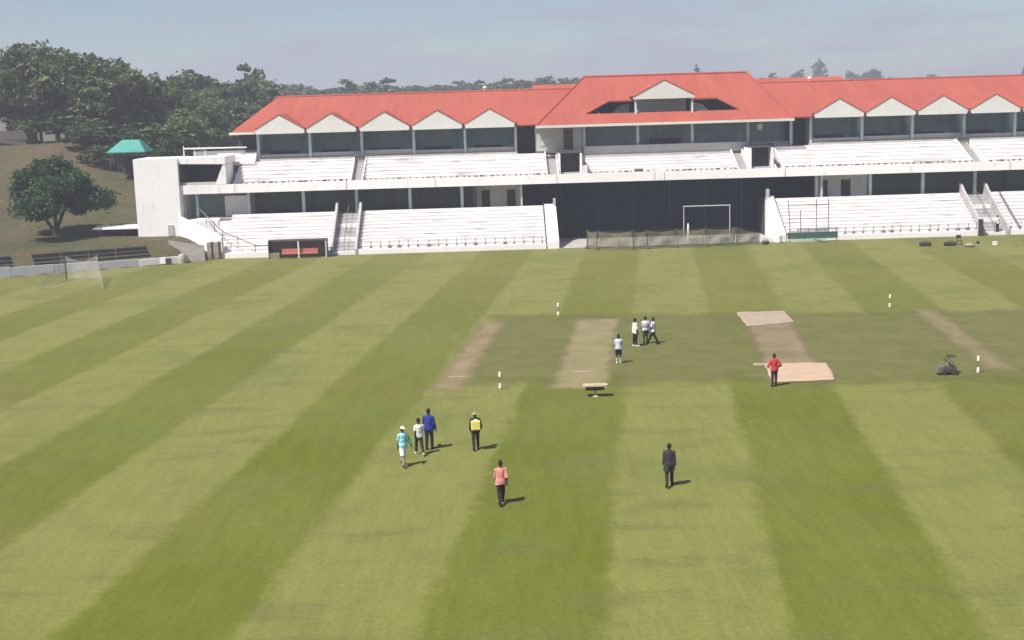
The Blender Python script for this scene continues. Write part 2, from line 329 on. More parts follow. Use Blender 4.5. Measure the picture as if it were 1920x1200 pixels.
def sheet(name, cx, cy, wdt, lng, z, m, label, rot=-DL):
    hx, hy = wdt / 2, lng / 2
    o = MB().add([(-hx, -hy, 0), (hx, -hy, 0), (hx, hy, 0), (-hx, hy, 0)], [(0, 1, 2, 3)]).build(name, m, local=True)
    o.location = (cx, cy, z); o.rotation_euler = (0, 0, rot); tag(o, label, kind='structure'); return o
sheet('cricket_square', 17.9, 78.3, 43.5, 27.5, 0.004, fade_mat('square_turf', (0.158, 0.151, 0.055), (0.128, 0.136, 0.042), 21.2, 13.0, 0.78, 3.0, 0.4, 1.3), 'closely mown olive square in the middle of the field')
PW1, PW2 = (0.258, 0.218, 0.112), (0.232, 0.198, 0.102)
sheet('worn_pitch', 5.45, 78.4, 5.0, 25, 0.008, fade_mat('worn_turf_middle', PW1, PW2, 2.0, 11.8, 0.85, 11.0, 0.6, 0.42), 'wide pale worn pitch beside the four players')
sheet('worn_pitch', -1.75, 78.6, 4.6, 25, 0.008, fade_mat('worn_turf_left', (0.275, 0.208, 0.122), PW2, 1.5, 11.6, 0.8, 23.0, 0.6, 0.55), 'narrow pinkish worn pitch at the left end of the square')
sheet('worn_pitch', 17.2, 78.6, 5.6, 25, 0.008, fade_mat('worn_turf_covers', (0.248, 0.188, 0.118), (0.222, 0.178, 0.108), 2.0, 11.8, 0.85, 37.0, 0.6, 0.42), 'worn brown pitch between the two beige covers')
sheet('worn_pitch', 28.4, 79.0, 4.4, 24, 0.008, fade_mat('worn_turf_right', (0.25, 0.195, 0.12), PW1, 1.4, 11.0, 0.66, 49.0, 0.5, 0.5), 'faint worn pitch at the right end of the square')
sheet('worn_patch', 0.45, 76.0, 2.4, 12, 0.012, fade_mat('worn_turf_streak', (0.24, 0.20, 0.12), PW1, 0.5, 4.6, 0.6, 61.0, 0.7, 0.4), 'thin pale worn streak behind the near marker post')
sheet('worn_patch', 9.6, 72.2, 4.6, 2.2, 0.012, fade_mat('worn_turf_patch', (0.24, 0.19, 0.12), PW1, 1.3, 0.55, 0.55, 73.0, 0.8, 0.4), 'small pale scuffed patch right of the wide worn pitch')
CREASE = fade_mat('chalk_crease', (0.62, 0.55, 0.46), (0.5, 0.44, 0.36), 0.55, 0.16, 0.8, 5.0, 2.0, 0.06)
sheet('crease_line', -2.55, 71.35, 1.5, 0.42, 0.016, CREASE, 'short chalk crease on the left worn pitch', 0.0)
sheet('crease_line', 4.55, 71.7, 1.5, 0.42, 0.016, CREASE, 'short chalk crease on the wide worn pitch', 0.0)

# concrete floor inside the opening under the stand
tag(MB().box(6.4, 29.2, 133.99, 146, -0.2, 0.02).build('concrete_apron', CONC), 'grey concrete floor of the opening under the stand', kind='structure')

# ------------------------------------------------------------------ the grandstand
ST = empty('grandstand', (19, 134, 0), 'long white two-tier cricket grandstand with red hipped roof and pale gables', 'grandstand')
X0, X1 = -28.8, 66.5
def terrace(name, x0, x1, y0, z0, rows, tread, rise, yback, m=WHITE, wall=True, zb=0.0):
    ysum = y0 + rows * tread
    wedge = MB().px([(y0 + 0.35, zb), (yback, zb), (yback, z0 + (rows - 1) * rise - 0.36), (y0 + tread + 0.05, z0 - 0.36)] if zb < z0 - 0.4 else
                    [(y0 + 0.35, z0 - 0.38), (yback, z0 + (rows - 1) * rise - 0.45), (yback, z0 + (rows - 1) * rise - 0.36), (y0 + 0.6, z0 - 0.36)], x0 + 0.01, x1 - 0.01)
    base = wedge.build(name, m, ST)
    for i in range(rows):
        a = y0 + 0.3 + i * tread; z = z0 + i * rise; e = a + tread + 0.02 if i < rows - 1 else yback
        # riser set back under an overhanging seat slab
        MB().px([(a + 0.03, z - rise + 0.003), (e + 0.05, z - rise + 0.003), (e + 0.05, z), (a, z), (a, z - 0.1), (a + 0.03, z - 0.1)], x0, x1).build('step', m, base)
    return base
LOW = dict(y0=134.0, z0=0.55, rows=11, tread=0.575, rise=0.32, yback=140.9)
lower_blocks = [(-28.6, -17.45), (-14.55, 5.0), (30.05, 50.35), (53.35, X1)]
for a, b in lower_blocks:
    tb = terrace('lower_terrace', a, b, **LOW)
    MB().box(a - 0.02, b + 0.02, 134.0, 134.22, -0.15, 0.52).build('front_wall', WALLW, ST)
    # back kerb on top of the terrace
    MB().box(a, b, 140.55, 140.8, 3.752, 3.98).build('back_kerb', WHITE, ST)
# concourse floor behind the lower terraces
for a, b in ((-34.3, 6.3), (29.3, X1)):
    MB().box(a, b, 140.95, 145.4, 3.45, 3.72).build('concourse_floor', CONC, ST)
# end parapets flanking the opening
for a, b, zt in ((5.15, 6.35, 4.1), (29.25, 29.95, 4.25)):
    MB().px([(133.95, -0.15), (141.2, -0.15), (141.2, zt), (140.2, zt), (133.95, 0.75)], a, b).build('end_parapet', WALLW, ST)
MB().box(29.2, 29.45, 139.9, 140.6, 4.0, 5.05).build('end_pier', GREYW, ST); MB().box(6.1, 6.34, 139.9, 140.6, 4.0, 4.75).build('end_pier', GREYW, ST)
# the two stairways in the lower tier
for a, b in ((-17.4, -14.6), (50.4, 53.3)):
    st = MB().px([(134.2, -0.1), (141, -0.1), (141, 3.2), (134.2, 0.0)], a + 0.26, b - 0.26).build('stairway', STAIRC, ST)
    for i in range(12):
        y = 134.3 + i * 0.56; MB().box(a + 0.27, b - 0.27, y, y + 0.6, 0.31 * i - 0.05 + 0.002, 0.31 * (i + 1) - 0.03).build('stair_step', STAIRC if i % 4 else WHITE, st)
    for p, q in ((a, a + 0.25), (b - 0.25, b)):
        MB().px([(133.9, -0.1), (134.6, -0.1), (141.1, 3.4), (141.1, 5.0), (140.75, 5.0), (139.9, 4.35), (134.3, 1.15), (133.9, 0.6)], p, q).build('stair_parapet', STAIRC, st)
    mid = (a + b) / 2
    MB().path([(mid, 134.4, 1.1), (mid, 140.6, 4.6)], 0.035).tube((mid, 134.4, 0.2), (mid, 134.4, 1.1), 0.03).tube((mid, 137.5, 2.0), (mid, 137.5, 2.85), 0.03).build('stair_handrail', RAILM, st)
MB().box(49.95, 50.38, 133.6, 133.88, -0.05, 1.75).build('stair_pier', DARKMETAL, ST)
MB().px([(134.2, 0.7), (139.9, 3.9), (139.9, 4.05), (134.2, 0.85)], 54.35, 54.5).build('side_handrail', RAILM, ST)
# side handrail lines against the end parapets
for x in (5.06, 29.98):
    MB().path([(x, 134.3, 0.9), (x, 140.4, 4.35)], 0.05).build('side_handrail', DARKMETAL, ST)

# columns of the lower concourse
for x in (-26.9, -20.95, -15.2, -9.4, -3.75, 34.9, 40.75, 46.5, 52.2, 58.0, 63.8):
    MB().box(x - 0.16, x + 0.16, 141.2, 141.5, 3.72, 6.38).build('column', TEALCOL, ST)
# recessed back wall of the lower concourse, glazed bays
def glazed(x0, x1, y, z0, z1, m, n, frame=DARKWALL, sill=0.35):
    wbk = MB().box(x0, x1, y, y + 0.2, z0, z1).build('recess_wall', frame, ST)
    wd = (x1 - x0) / n
    for i in range(n):
        a = x0 + i * wd + 0.1; b = x0 + (i + 1) * wd - 0.1
        wn = MB().box(a, b, y - 0.05, y - 0.002, z0 + sill, z1 - 0.15).build('window', m, wbk)
    return wbk
glazed(-26.9, -2.3, 144.8, 3.72, 6.39, GGREEN, 8)
glazed(41.2, 66.0, 144.8, 3.72, 6.39, GGREEN, 8)
for a, b, doors in ((-2.25, 2.55, ((-1.63, -0.72), (1.14, 2.1))), (35.45, 41.15, ((35.65, 36.75), (38.25, 39.3)))):
    wl_ = MB().box(a, b, 143.9, 145.0, 3.72, 6.39).build('white_inner_wall', WALLW, ST)
    for p, q in doors: MB().box(p, q, 143.85, 143.898, 3.72, 5.6).build('door', BROWNDOOR, wl_)
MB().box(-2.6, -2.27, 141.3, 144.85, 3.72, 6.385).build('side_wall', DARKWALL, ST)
for x in (2.6, 35.2): MB().box(x, x + 0.2, 140.6, 143.7, 3.72, 6.385).build('side_wall', GREYW, ST)
# black screen filling the opening
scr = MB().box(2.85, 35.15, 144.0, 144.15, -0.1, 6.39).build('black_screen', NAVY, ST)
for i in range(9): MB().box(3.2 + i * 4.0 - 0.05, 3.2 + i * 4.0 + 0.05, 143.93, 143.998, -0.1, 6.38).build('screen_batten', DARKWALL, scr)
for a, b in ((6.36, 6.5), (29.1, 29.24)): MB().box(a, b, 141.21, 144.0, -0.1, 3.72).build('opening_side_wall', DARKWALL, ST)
# left-hand room under the slab
MB().box(-34.3, -27.0, 144.7, 145.0, 3.72, 6.39).build('room_wall', GREYW, ST)
MB().box(-34.2, -33.7, 141.2, 141.5, 3.72, 6.39).build('room_pier', GREYW, ST)
MB().box(-32.6, -32.35, 141.25, 141.5, 3.72, 6.39).build('room_post', TEALCOL, ST)
MB().box(-29.75, -27.35, 142.6, 142.8, 3.72, 5.9).build('room_panel', WALLW, ST)
MB().box(-33.4, -31.4, 144.62, 144.698, 3.8, 5.7).build('door', GTEAL, ST)

# upper slab, soffit and fascia panels
MB().box(-34.2, X1, 140.25, 147.2, 6.4, 6.62).build('upper_slab', CONC, ST)
joints = [-34.2, -28.05, -16.05, -6.55, 6.55, 17.1, 18.15, 31.2, 44.75, 55.5, X1]
for i, (a, b) in enumerate(zip(joints[:-1], joints[1:])):
    dz = random.uniform(-0.03, 0.03)
    MB().box(a + 0.03, b - 0.03, 140.0, 140.22, 6.36, 7.33 + dz).build('fascia_panel', WALLW, ST)
    MB().box(b - 0.05, b + 0.05, 140.1, 140.24, 6.3, 7.2).build('fascia_joint', RAILM, ST)
# upper terraces with aisles
UP = dict(y0=140.75, z0=7.05, rows=7, tread=0.79, rise=0.385, yback=147.15)
up_blocks = [(-28.3, -15.85), (-14.35, 5.45), (10.0, 26.2), (31.35, 51.75), (53.4, X1)]
for a, b in up_blocks:
    kw = dict(UP)
    if a == 10.0: kw.update(rise=0.335)
    terrace('upper_terrace', a, b, zb=6.63, **kw)
MB().px([(140.95, 6.7), (141.7, 7.1), (147.1, 9.5), (147.1, 6.7)], -28.6, -28.32).build('aisle_cheek', WALLW, ST)
# aisles: recessed steps with cheek walls and a dark rail at the head
for a, b in ((-15.8, -14.4), (5.5, 6.85), (26.25, 27.6), (30.35, 31.3), (51.8, 53.35)):
    ai = MB().px([(140.9, 6.63), (147, 6.63), (147, 8.6), (141.0, 6.7)], a + 0.13, b - 0.13).build('aisle', STAIRC, ST)
    for i in range(12):
        y = 141.0 + i * 0.48; z = 6.72 + i * 0.205
        MB().box(a + 0.14, b - 0.14, y, y + 0.5, z - 0.2, z).build('aisle_step', STAIRC, ai)
    for p, q in ((a, a + 0.12), (b - 0.12, b)):
        MB().px([(140.8, 6.64), (146.9, 6.64), (146.9, 9.55), (146.5, 9.6), (140.8, 7.25)], p, q).build('aisle_cheek', WHITE, ai)
    if b != 6.85 and a != 26.25:
        MB().path([(a + 0.1, 146.2, 9.75), (b - 0.1, 146.2, 9.75)], 0.05).tube((a + 0.1, 146.2, 8.9), (a + 0.1, 146.2, 9.8), 0.05).tube((b - 0.1, 146.2, 8.9), (b - 0.1, 146.2, 9.8), 0.05).box(a + 0.12, b - 0.12, 146.25, 146.3, 9.2, 9.7).build('aisle_rail', RAILM, ai)
# tunnel mouths in the upper tier
for a, b in ((6.95, 9.4), (27.75, 30.25)):
    tm = MB().box(a, a + 0.1, 141.6, 147.0, 6.63, 9.45).build('tunnel_wall', WALLW, ST)
    MB().box(b - 0.2, b, 141.6, 147.0, 6.63, 9.45).build('tunnel_wall', WALLW, ST)
    MB().box(a, b, 142.0, 147.0, 9.452, 9.54).build('tunnel_roof', DARKWALL, ST)
    MB().box(a + 0.11, b - 0.21, 143.4, 143.6, 6.63, 9.44).build('tunnel_door', DARKWALL, ST)
    MB().box(a + 0.21, b - 0.21, 141.9, 142.0, 6.63, 7.42).build('tunnel_gate', GREYMETAL, ST)
MB().box(9.45, 9.95, 141.2, 147.1, 6.63, 8.1).build('tunnel_side_block', WHITE, ST)
# railings along the front of both tiers (posts, a thin rail, and dark boxes standing in for shadow dashes)
def railing(x0, x1, y, z, h, step, m=RAILM, parent=ST, name='front_railing'):
    r = MB().path([(x0, y, z + h), (x1, y, z + h)], 0.022, 5).build(name, m, parent)
    n = max(1, int((x1 - x0) / step)); me = None
    for i in range(n + 1):
        x = x0 + (x1 - x0) * i / n + random.uniform(-0.12, 0.12)
        hh = h
        bw_ = random.choice((0.05, 0.07, 0.1, 0.22)); p = MB().tube((x, y, z - 0.05), (x, y, z + hh), 0.04, 0.04, 5).box(x - bw_, x + bw_, y + 0.02, y + 0.3, z - 0.02, z + 0.14 + 0.06 * random.random()).build('post_and_shadow_dash', m, r)
    return r
for a, b in lower_blocks: railing(a + (6.0 if a < -20 else 0.3), b - 0.3, 134.45, 0.55, 0.75, 0.95)
for a, b in ((-27.5, -16.0), (-14.2, 5.3), (10.2, 26.0), (31.5, 51.6), (53.6, X1 - 0.5)): railing(a, b, 140.45, 7.25, 0.24, 0.62)
MB().box(16.9, 18.3, 140.35, 140.8, 7.34, 7.75).build('fascia_box', WHITE, ST)
MB().box(15.0, 15.9, 140.5, 140.9, 7.34, 7.62).build('speaker_box', RAILM, ST)
MB().px([(140.5, 7.3), (141.6, 7.75), (141.6, 7.5), (140.5, 7.2)], 45.5, 49.6).build('grey_cover_sheet', STAIRC, ST)

# suites of the two wings
def suites(xs, x_edge):
    a, b = xs[0], xs[-1]
    MB().box(a - 0.15, b + 0.15, 147.2, 151.2, 9.3, 9.5).build('suite_floor', CONC, ST)
    MB().box(a, b, 151.0, 151.2, 9.5, 12.6).build('suite_back_wall', TEAL, ST)
    for i, (p, q) in enumerate(zip(xs[:-1], xs[1:])):
        MB().box(p + 0.17, q - 0.17, 147.3, 147.45, 9.5, 10.1 + 0.08 * ((i * 7) % 3)).build('suite_parapet', GREYW, ST)
        wn = MB().box(p + 0.5, q - 1.4, 150.9, 150.998, 10.15, 12.0).build('suite_window', GTEAL, ST)
        MB().box(p + 0.45, q - 1.35, 150.86, 150.93, 10.05, 10.149).build('window_sill', TEALCOL, wn)
        MB().box(q - 1.15, q - 0.35, 150.93, 150.998, 9.5, 11.7).build('suite_door', TEAL, ST)
        MB().box(p + 1.0, q - 1.6, 148.6, 149.0, 9.5, 9.95).box(p + 1.0, q - 1.6, 149.0, 149.1, 9.5, 10.4).build('suite_seat', DARKWALL, ST)
    for i, x in enumerate(xs):
        MB().box(x - 0.14, x + 0.14, 147.05, 147.35, 9.4, 12.6).build('suite_column', TEALCOL, ST)
        MB().box(x - 0.08, x + 0.08, 147.36, 151.0, 9.5, 12.6).build('suite_partition', TEAL, ST)
suites([-26.55, -20.75, -14.95, -9.1, -3.35, 2.35], 0)
suites([35.6, 41.4, 47.1, 52.95, 58.7, 64.5], 0)
MB().box(-26.6, 2.5, 146.9, 147.19, 9.0, 9.62).build('suite_ledge', STAIRC, ST); MB().box(35.4, 64.6, 146.9, 147.19, 9.0, 9.62).build('suite_ledge', STAIRC, ST)

# main roof wings (hipped solids), thin fascia boards
EZ, EY, RY, RZ = 12.62, 146.0, 157.0, 16.5
def hip(name, xl, xr, yl, rl, rr, ez, ey, ry, rz, by, m=ROOF):
    v = [(xl, ey, ez), (xr, ey, ez), (xr, by, ez), (xl, by, ez), (rl, ry, rz), (rr, ry, rz)]
    v += [(x, y, z - 0.14) for x, y, z in v[:4]]
    return MB().add(v, [(0, 1, 5, 4), (1, 2, 5), (2, 3, 4, 5), (3, 0, 4), (0, 6, 7, 1), (1, 7, 8, 2), (2, 8, 9, 3), (3, 9, 6, 0), (6, 9, 8, 7)]).build(name, m, ST)
rl_ = hip('roof', -29.4, 12.0, 0, -25.7, 12.0, EZ, EY, RY, RZ, 168.0)
rr_ = hip('roof', 28.0, 67.4, 0, 28.0, 63.6, EZ, EY, RY, RZ, 168.0)
for r, a, b in ((rl_, -25.7, 9.6), (rr_, 31.2, 63.6)):
    MB().tube((a, RY, RZ + 0.02), (b, RY, RZ + 0.02), 0.13, 0.13, 8).build('ridge_cap', ROOF, r)
MB().box(-29.5, -26.7, 145.9, 145.99, 12.42, 12.66).build('eave_board', GABLE, rl_)
# the gables in front
def gable(cx, wd, y, zb, zs, zp, yb, parent, posts=False):
    h = wd / 2; t = 0.09
    prof = [(cx - h + 0.02, zs + 0.02), (cx, zp + 0.06), (cx + h - 0.02, zs + 0.02), (cx + h - 0.02, zs + 0.02 + t), (cx, zp + 0.06 + t), (cx - h + 0.02, zs + 0.02 + t)]
    gr = MB().py(prof, y - 0.05, yb).build('gable_roof', ROOF, parent)
    MB().py([(cx - h + 0.12, zb), (cx + h - 0.12, zb), (cx + h, zb + 0.12), (cx + h, zs), (cx, zp + 0.05), (cx - h, zs), (cx - h, zb + 0.12)], y, y + 0.12).build('gable_board', GABLE, gr)
    MB().box(cx - h, cx + h, y + 0.121, y + 1.2, zb + 0.02, zb + 0.12).build('gable_soffit', GREYW, gr)
    return gr
for cx in (-23.85, -18.1, -12.2, -6.35, -0.5): gable(cx, 5.5, 145.75, 12.4, 12.86, 14.4, 151.8, rl_)
for cx in (38.45, 44.25, 50.05, 55.95, 61.8): gable(cx, 5.5, 145.75, 12.4, 12.86, 14.4, 151.8, rr_)
for x in (-20.97, -15.15, -9.28, -3.43, 2.45, 35.5, 41.35, 47.15, 53.0, 58.9):
    MB().tube((x, 145.78, 12.3), (x, 145.78, 12.95), 0.09, 0.09, 8).build('rain_hopper', DARKMETAL, ST)

# central block: roof with a cut-out balcony and a dormer gable
CE, CY, CZ0, CZ1 = 12.45, 144.5, 12.4, 17.75
SL = (CZ1 - CZ0) / 12.5
def cp(x, y): return (x, y, CE + (y - CY) * SL)
O = [cp(4.6, CY), cp(33.1, CY), cp(30.3, 157), cp(10.85, 157)]
I = [cp(10.2, 147.1), cp(27.75, 147.1), cp(25.6, 150.4), cp(13.35, 150.4)]
v = O + I + [(x, y, z - 0.18) for x, y, z in O + I] + [(33.1, 169.5, CE), (4.6, 169.5, CE), (33.1, 169.5, CE - 0.18), (4.6, 169.5, CE - 0.18)]
f = []
for k in range(4):
    k2 = (k + 1) % 4; f += [(k, k2, 4 + k2, 4 + k), (8 + k, 12 + k, 12 + k2, 8 + k2), (4 + k, 4 + k2, 12 + k2, 12 + k)]
f += [(1, 16, 2), (16, 17, 3, 2), (17, 0, 3), (0, 8, 9, 1), (1, 9, 18, 16), (16, 18, 19, 17), (17, 19, 8, 0), (9, 10, 18), (18, 10, 11, 19), (19, 11, 8)]
rc_ = MB().add(v, f).build('central_roof', ROOF, ST)
MB().tube((10.85, 157, 17.84), (30.3, 157, 17.84), 0.14, 0.14, 8).build('ridge_cap', ROOF, rc_)
for a, b in ((O[0], O[3]), (O[1], O[2])): MB().tube(Vector(a) + Vector((0, 0, 0.03)), Vector(b) + Vector((0, 0, 0.03)), 0.1, 0.1, 8).build('hip_cap', ROOF, rc_)
MB().box(4.55, 33.15, 144.38, 144.49, 12.2, 12.47).build('eave_board', GABLE, rc_)
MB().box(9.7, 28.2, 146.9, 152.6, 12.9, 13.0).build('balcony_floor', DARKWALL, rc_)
MB().box(9.7, 28.2, 152.4, 152.6, 13.001, 15.55).build('balcony_back_wall', DARKWALL, rc_)  # wall coloured dark in place of the recess's shade
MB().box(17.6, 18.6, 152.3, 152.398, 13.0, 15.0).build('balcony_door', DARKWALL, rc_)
MB().py([(13.0, 13.0), (15.6, 13.0), (15.6, 14.6), (14.6, 14.4)], 151.6, 151.7).build('balcony_panel', GREYW, rc_); MB().py([(22.6, 13.0), (25.4, 13.0), (24.2, 14.2), (22.6, 14.7)], 151.6, 151.7).build('balcony_panel', GABLE, rc_)
dg = gable(19.05, 6.9, 146.5, 15.02, 15.3, 17.0, 155.6, rc_)
for x in (15.85, 22.2): MB().box(x - 0.1, x + 0.1, 146.7, 146.9, 13.2, 15.02).build('dormer_post', GABLE, rc_)
MB().py([(16.2, 13.4), (21.9, 13.4), (21.9, 15.02), (16.2, 15.02)], 149.4, 149.5).build('dormer_wall', GREYW, rc_)
rb = hip('rear_roof', 3.6, 45.5, 0, 5.0, 44.0, 13.2, 160.5, 166.0, 17.15, 171.5)
# central storey
cols = [10.0, 16.0, 22.1, 28.35, 33.2]
MB().box(4.6, 33.1, 146.0, 150.7, 9.0, 9.2).build('lounge_floor', CONC, ST)
MB().box(9.9, 28.2, 145.9, 146.1, 9.0, 10.02).build('lounge_parapet', GREYW, ST)
MB().box(28.4, 33.1, 147.0, 147.2, 9.2, 9.9).build('lounge_parapet', GREYW, ST)
MB().box(9.96, 35.3, 150.4, 150.6, 9.2, 12.25).build('lounge_back_wall', TEAL, ST)
for p, q in zip(cols[:-1], cols[1:]):
    wn = MB().box(p + 0.6, q - 0.5, 150.3, 150.398, 9.9, 12.0).build('lounge_window', GTEAL, ST)
    MB().box((p + q) / 2 - 0.05, (p + q) / 2 + 0.05, 150.25, 150.299, 9.9, 12.0).build('mullion', TEALCOL, wn)
for x in cols: MB().box(x - 0.15, x + 0.15, 146.2, 146.5, 9.2, 12.25).build('lounge_column', TEALCOL, ST)
MB().box(17.5, 21.0, 147.4, 148.1, 9.2, 10.6).build('lounge_counter', DARKWALL, ST)
cw = MB().box(4.65, 9.8, 146.4, 146.9, 9.63, 12.24).build('central_side_wall', GREYW, ST)
MB().box(7.7, 8.75, 146.34, 146.398, 9.7, 12.0).build('door', BROWNDOOR, cw)
MB().box(5.0, 7.2, 146.33, 146.398, 10.2, 10.28).box(5.0, 7.2, 146.33, 146.398, 11.0, 11.08).build('wall_rail', GREYMETAL, cw)
for a, b in ((2.5, 4.6), (33.3, 35.5)):
    MB().box(a, b, 149.4, 149.6, 6.7, 12.44).build('stairwell_back', DARKWALL, ST)
MB().ell((29.9, 147.3, 11.6), 0.3, 0.1, 0.42, 12, 8).build('lamp_disc', WMETAL, ST, smooth=True)
for x, y, z in ((-1.0, 157, 16.6), (37.8, 157, 16.6)):
    MB().lathe((x, y, z), [(0.12, 0), (0.12, 0.25), (0.24, 0.27), (0.2, 0.42), (0.02, 0.52)], 10).build('roof_vent', WMETAL, ST)

# left end: stair tower, balcony box, top terrace, outer stair
tw = MB().box(-38.65, -33.95, 139.7, 145.8, 1.2, 10.25).build('stair_tower', WALLW, ST)
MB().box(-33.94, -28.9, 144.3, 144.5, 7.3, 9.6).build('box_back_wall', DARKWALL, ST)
MB().py([(-33.94, 9.62), (-33.94, 10.2), (-28.9, 10.28), (-28.9, 9.47)], 140.0, 145.5).build('box_roof', WALLW, ST)
MB().py([(-30.1, 7.36), (-28.95, 7.36), (-28.95, 9.43), (-29.2, 9.43)], 140.05, 145.0).build('box_side_wall', WALLW, ST)
MB().box(-33.94, -33.86, 140.25, 144.29, 7.34, 9.6).build('box_shade_sheet', DARKWALL, ST)  # added dark sheet standing in for shade on the lit tower side
MB().box(-33.84, -29.7, 140.3, 140.6, 7.335, 7.6).build('box_ledge', GREYW, ST)
for i in range(4):
    MB().box(-32.0 + 0.3 * i, -26.75, 145.6 + 0.4 * i, 147.1, 9.2 + 0.3 * i + 0.004, 9.5 + 0.3 * i).build('step', WHITE, ST)
rp = MB().path([(-33.5, 141.0, 11.2), (-26.7, 141.0, 11.15)], 0.075, 8).build('top_rail', WMETAL, ST)
for x in (-33.45, -32.3, -31.2): MB().tube((x, 141.0, 10.28), (x, 141.0, 11.5 if x < -33 else 10.95), 0.07 if x < -33 else 0.04, 0.05, 8).build('rail_post', WMETAL, rp)
MB().box(-34.3, -26.8, 149.0, 149.2, 9.0, 10.6).build('rear_parapet', GREYW, ST)
MB().box(-29.2, -26.7, 149.5, 149.7, 9.5, 12.4).build('end_suite_wall', DARKWALL, ST)
# outer stair descending to the field beside the tower
os_ = MB().px([(139.75, 0), (141.2, 0), (141.2, 3.7), (139.75, 3.5)], -33.9, -30.0).build('outer_stair', WALLW, ST)
MB().add([(-34.2, 139.6, 0.5), (-28.62, 134.2, -0.1), (-28.45, 134.35, -0.1), (-34.0, 139.69, 0.5), (-34.2, 139.6, 4.1), (-28.62, 134.2, 2.2), (-28.45, 134.35, 2.2), (-34.0, 139.69, 4.1)], [(0, 3, 2, 1), (4, 5, 6, 7), (0, 1, 5, 4), (1, 2, 6, 5), (2, 3, 7, 6), (3, 0, 4, 7)]).build('outer_stair_wall', WALLW, ST)
for i in range(7):
    MB().box(-29.9, -28.65, 135.0 + i * 0.8, 135.85 + i * 0.8, 0.48 * i, 0.48 * (i + 1)).build('stair_step', WHITE, os_)
hr = MB().path([(-31.9, 139.9, 4.7), (-28.6, 134.9, 2.75), (-25.2, 134.35, 1.25), (-23.8, 134.35, 1.2)], 0.055, 6).build('outer_handrail', RAILM, ST)
for p in ((-31.0, 138.5, 4.2), (-29.8, 136.7, 3.5), (-28.6, 134.9, 2.75), (-27.0, 134.6, 2.0), (-25.2, 134.35, 1.25)):
    MB().tube((p[0], p[1], p[2] - 0.9), (p[0], p[1], p[2] + 0.18), 0.045, 0.045, 6).build('rail_post', RAILM, hr)
MB().box(-35.4, -34.8, 139.6, 139.698, 2.0, 3.15).build('tower_hatch', GREYW, tw)

# ------------------------------------------------------------------ things at the foot of the stand
# timber gate left of the terraces
gt = empty('timber_gate', (-29.4, 133.8, 0), 'brown timber gate between the grey ramp and the white terrace', 'gate')
for i, x in enumerate((-30.05, -29.68, -29.31, -28.94)):
    MB().box(x, x + 0.33, 133.75, 133.82, 0.05, 1.75 + 0.06 * (i % 2)).build('plank', BROWNDOOR if i % 2 else mat('pale_timber', (0.30, 0.235, 0.18), 0.8, 0.2, 2), gt)
MB().box(-30.1, -28.65, 133.83, 133.9, 0.4, 0.52).box(-30.1, -28.65, 133.83, 133.9, 1.3, 1.42).build('cross_rail', BROWNDOOR, gt)
# dugout
dg_ = empty('dugout', (-20.5, 133.0, 0), 'low brown team dugout with red bench seats at the foot of the terrace', 'dugout')
MB().px([(132.75, 1.68), (133.7, 1.78), (133.7, 1.86), (132.75, 1.76)], -23.6, -17.5).build('roof', DARKMETAL, dg_)
MB().box(-23.5, -17.6, 133.62, 133.7, 0, 1.77).build('back_wall', mat('dugout_back', (0.2, 0.125, 0.1), 0.8, 0.2, 1), dg_)
for x in (-23.55, -17.62): MB().box(x, x + 0.08, 132.55, 133.61, 0, 1.7).build('side_panel', DARKMETAL, dg_)
MB().box(-20.52, -20.38, 132.5, 132.62, 0, 1.69).build('post', WMETAL, dg_)
MB().box(-17.7, -17.55, 132.42, 132.54, 0, 1.69).build('post', GREYMETAL, dg_)
for a, b in ((-22.2, -20.55), (-20.35, -18.5)):
    s_ = MB().box(a, b, 132.42, 132.8, 0.42, 0.5).build('bench', RED_SEAT, dg_); MB().box(a, b, 132.8, 132.86, 0.45, 0.95).build('bench_back', RED_SEAT, s_)
    for x in (a + 0.1, b - 0.18): MB().box(x, x + 0.08, 132.5, 132.75, 0, 0.419).build('bench_leg', DARKMETAL, s_)
MB().box(-23.4, -22.4, 132.3, 132.9, 0, 0.55).build('low_step', mat('dugout_step', (0.25, 0.19, 0.15), 0.8, 0.2, 1), dg_)
# goal frame in the opening
gf = empty('goal_frame', (22.5, 139, 0), 'pale grey goal frame standing in the dark opening under the stand', 'goal')
for x in (20.05, 25.0): MB().tube((x, 139, 0), (x, 139, 3.55), 0.05, 0.05, 10).build('post', GREYMETAL, gf)
MB().tube((19.98, 139, 3.55), (25.07, 139, 3.55), 0.055, 0.055, 10).build('crossbar', GREYMETAL, gf)
for x in (20.05, 25.0): MB().tube((x, 139, 0.06), (x, 140.4, 0.06), 0.04, 0.04, 8).build('ground_bar', WMETAL, gf)
MB().tube((20.05, 140.4, 0.06), (25.0, 140.4, 0.06), 0.04, 0.04, 8).build('ground_bar', WMETAL, gf)
tag(MB().lathe((20.45, 138.6, 0.02), [(0.13, 0), (0.13, 0.6), (0.1, 1.5), (0.05, 1.75)], 10).build('white_stand_post', WMETAL), 'short white post beside the left upright of the goal', 'post')
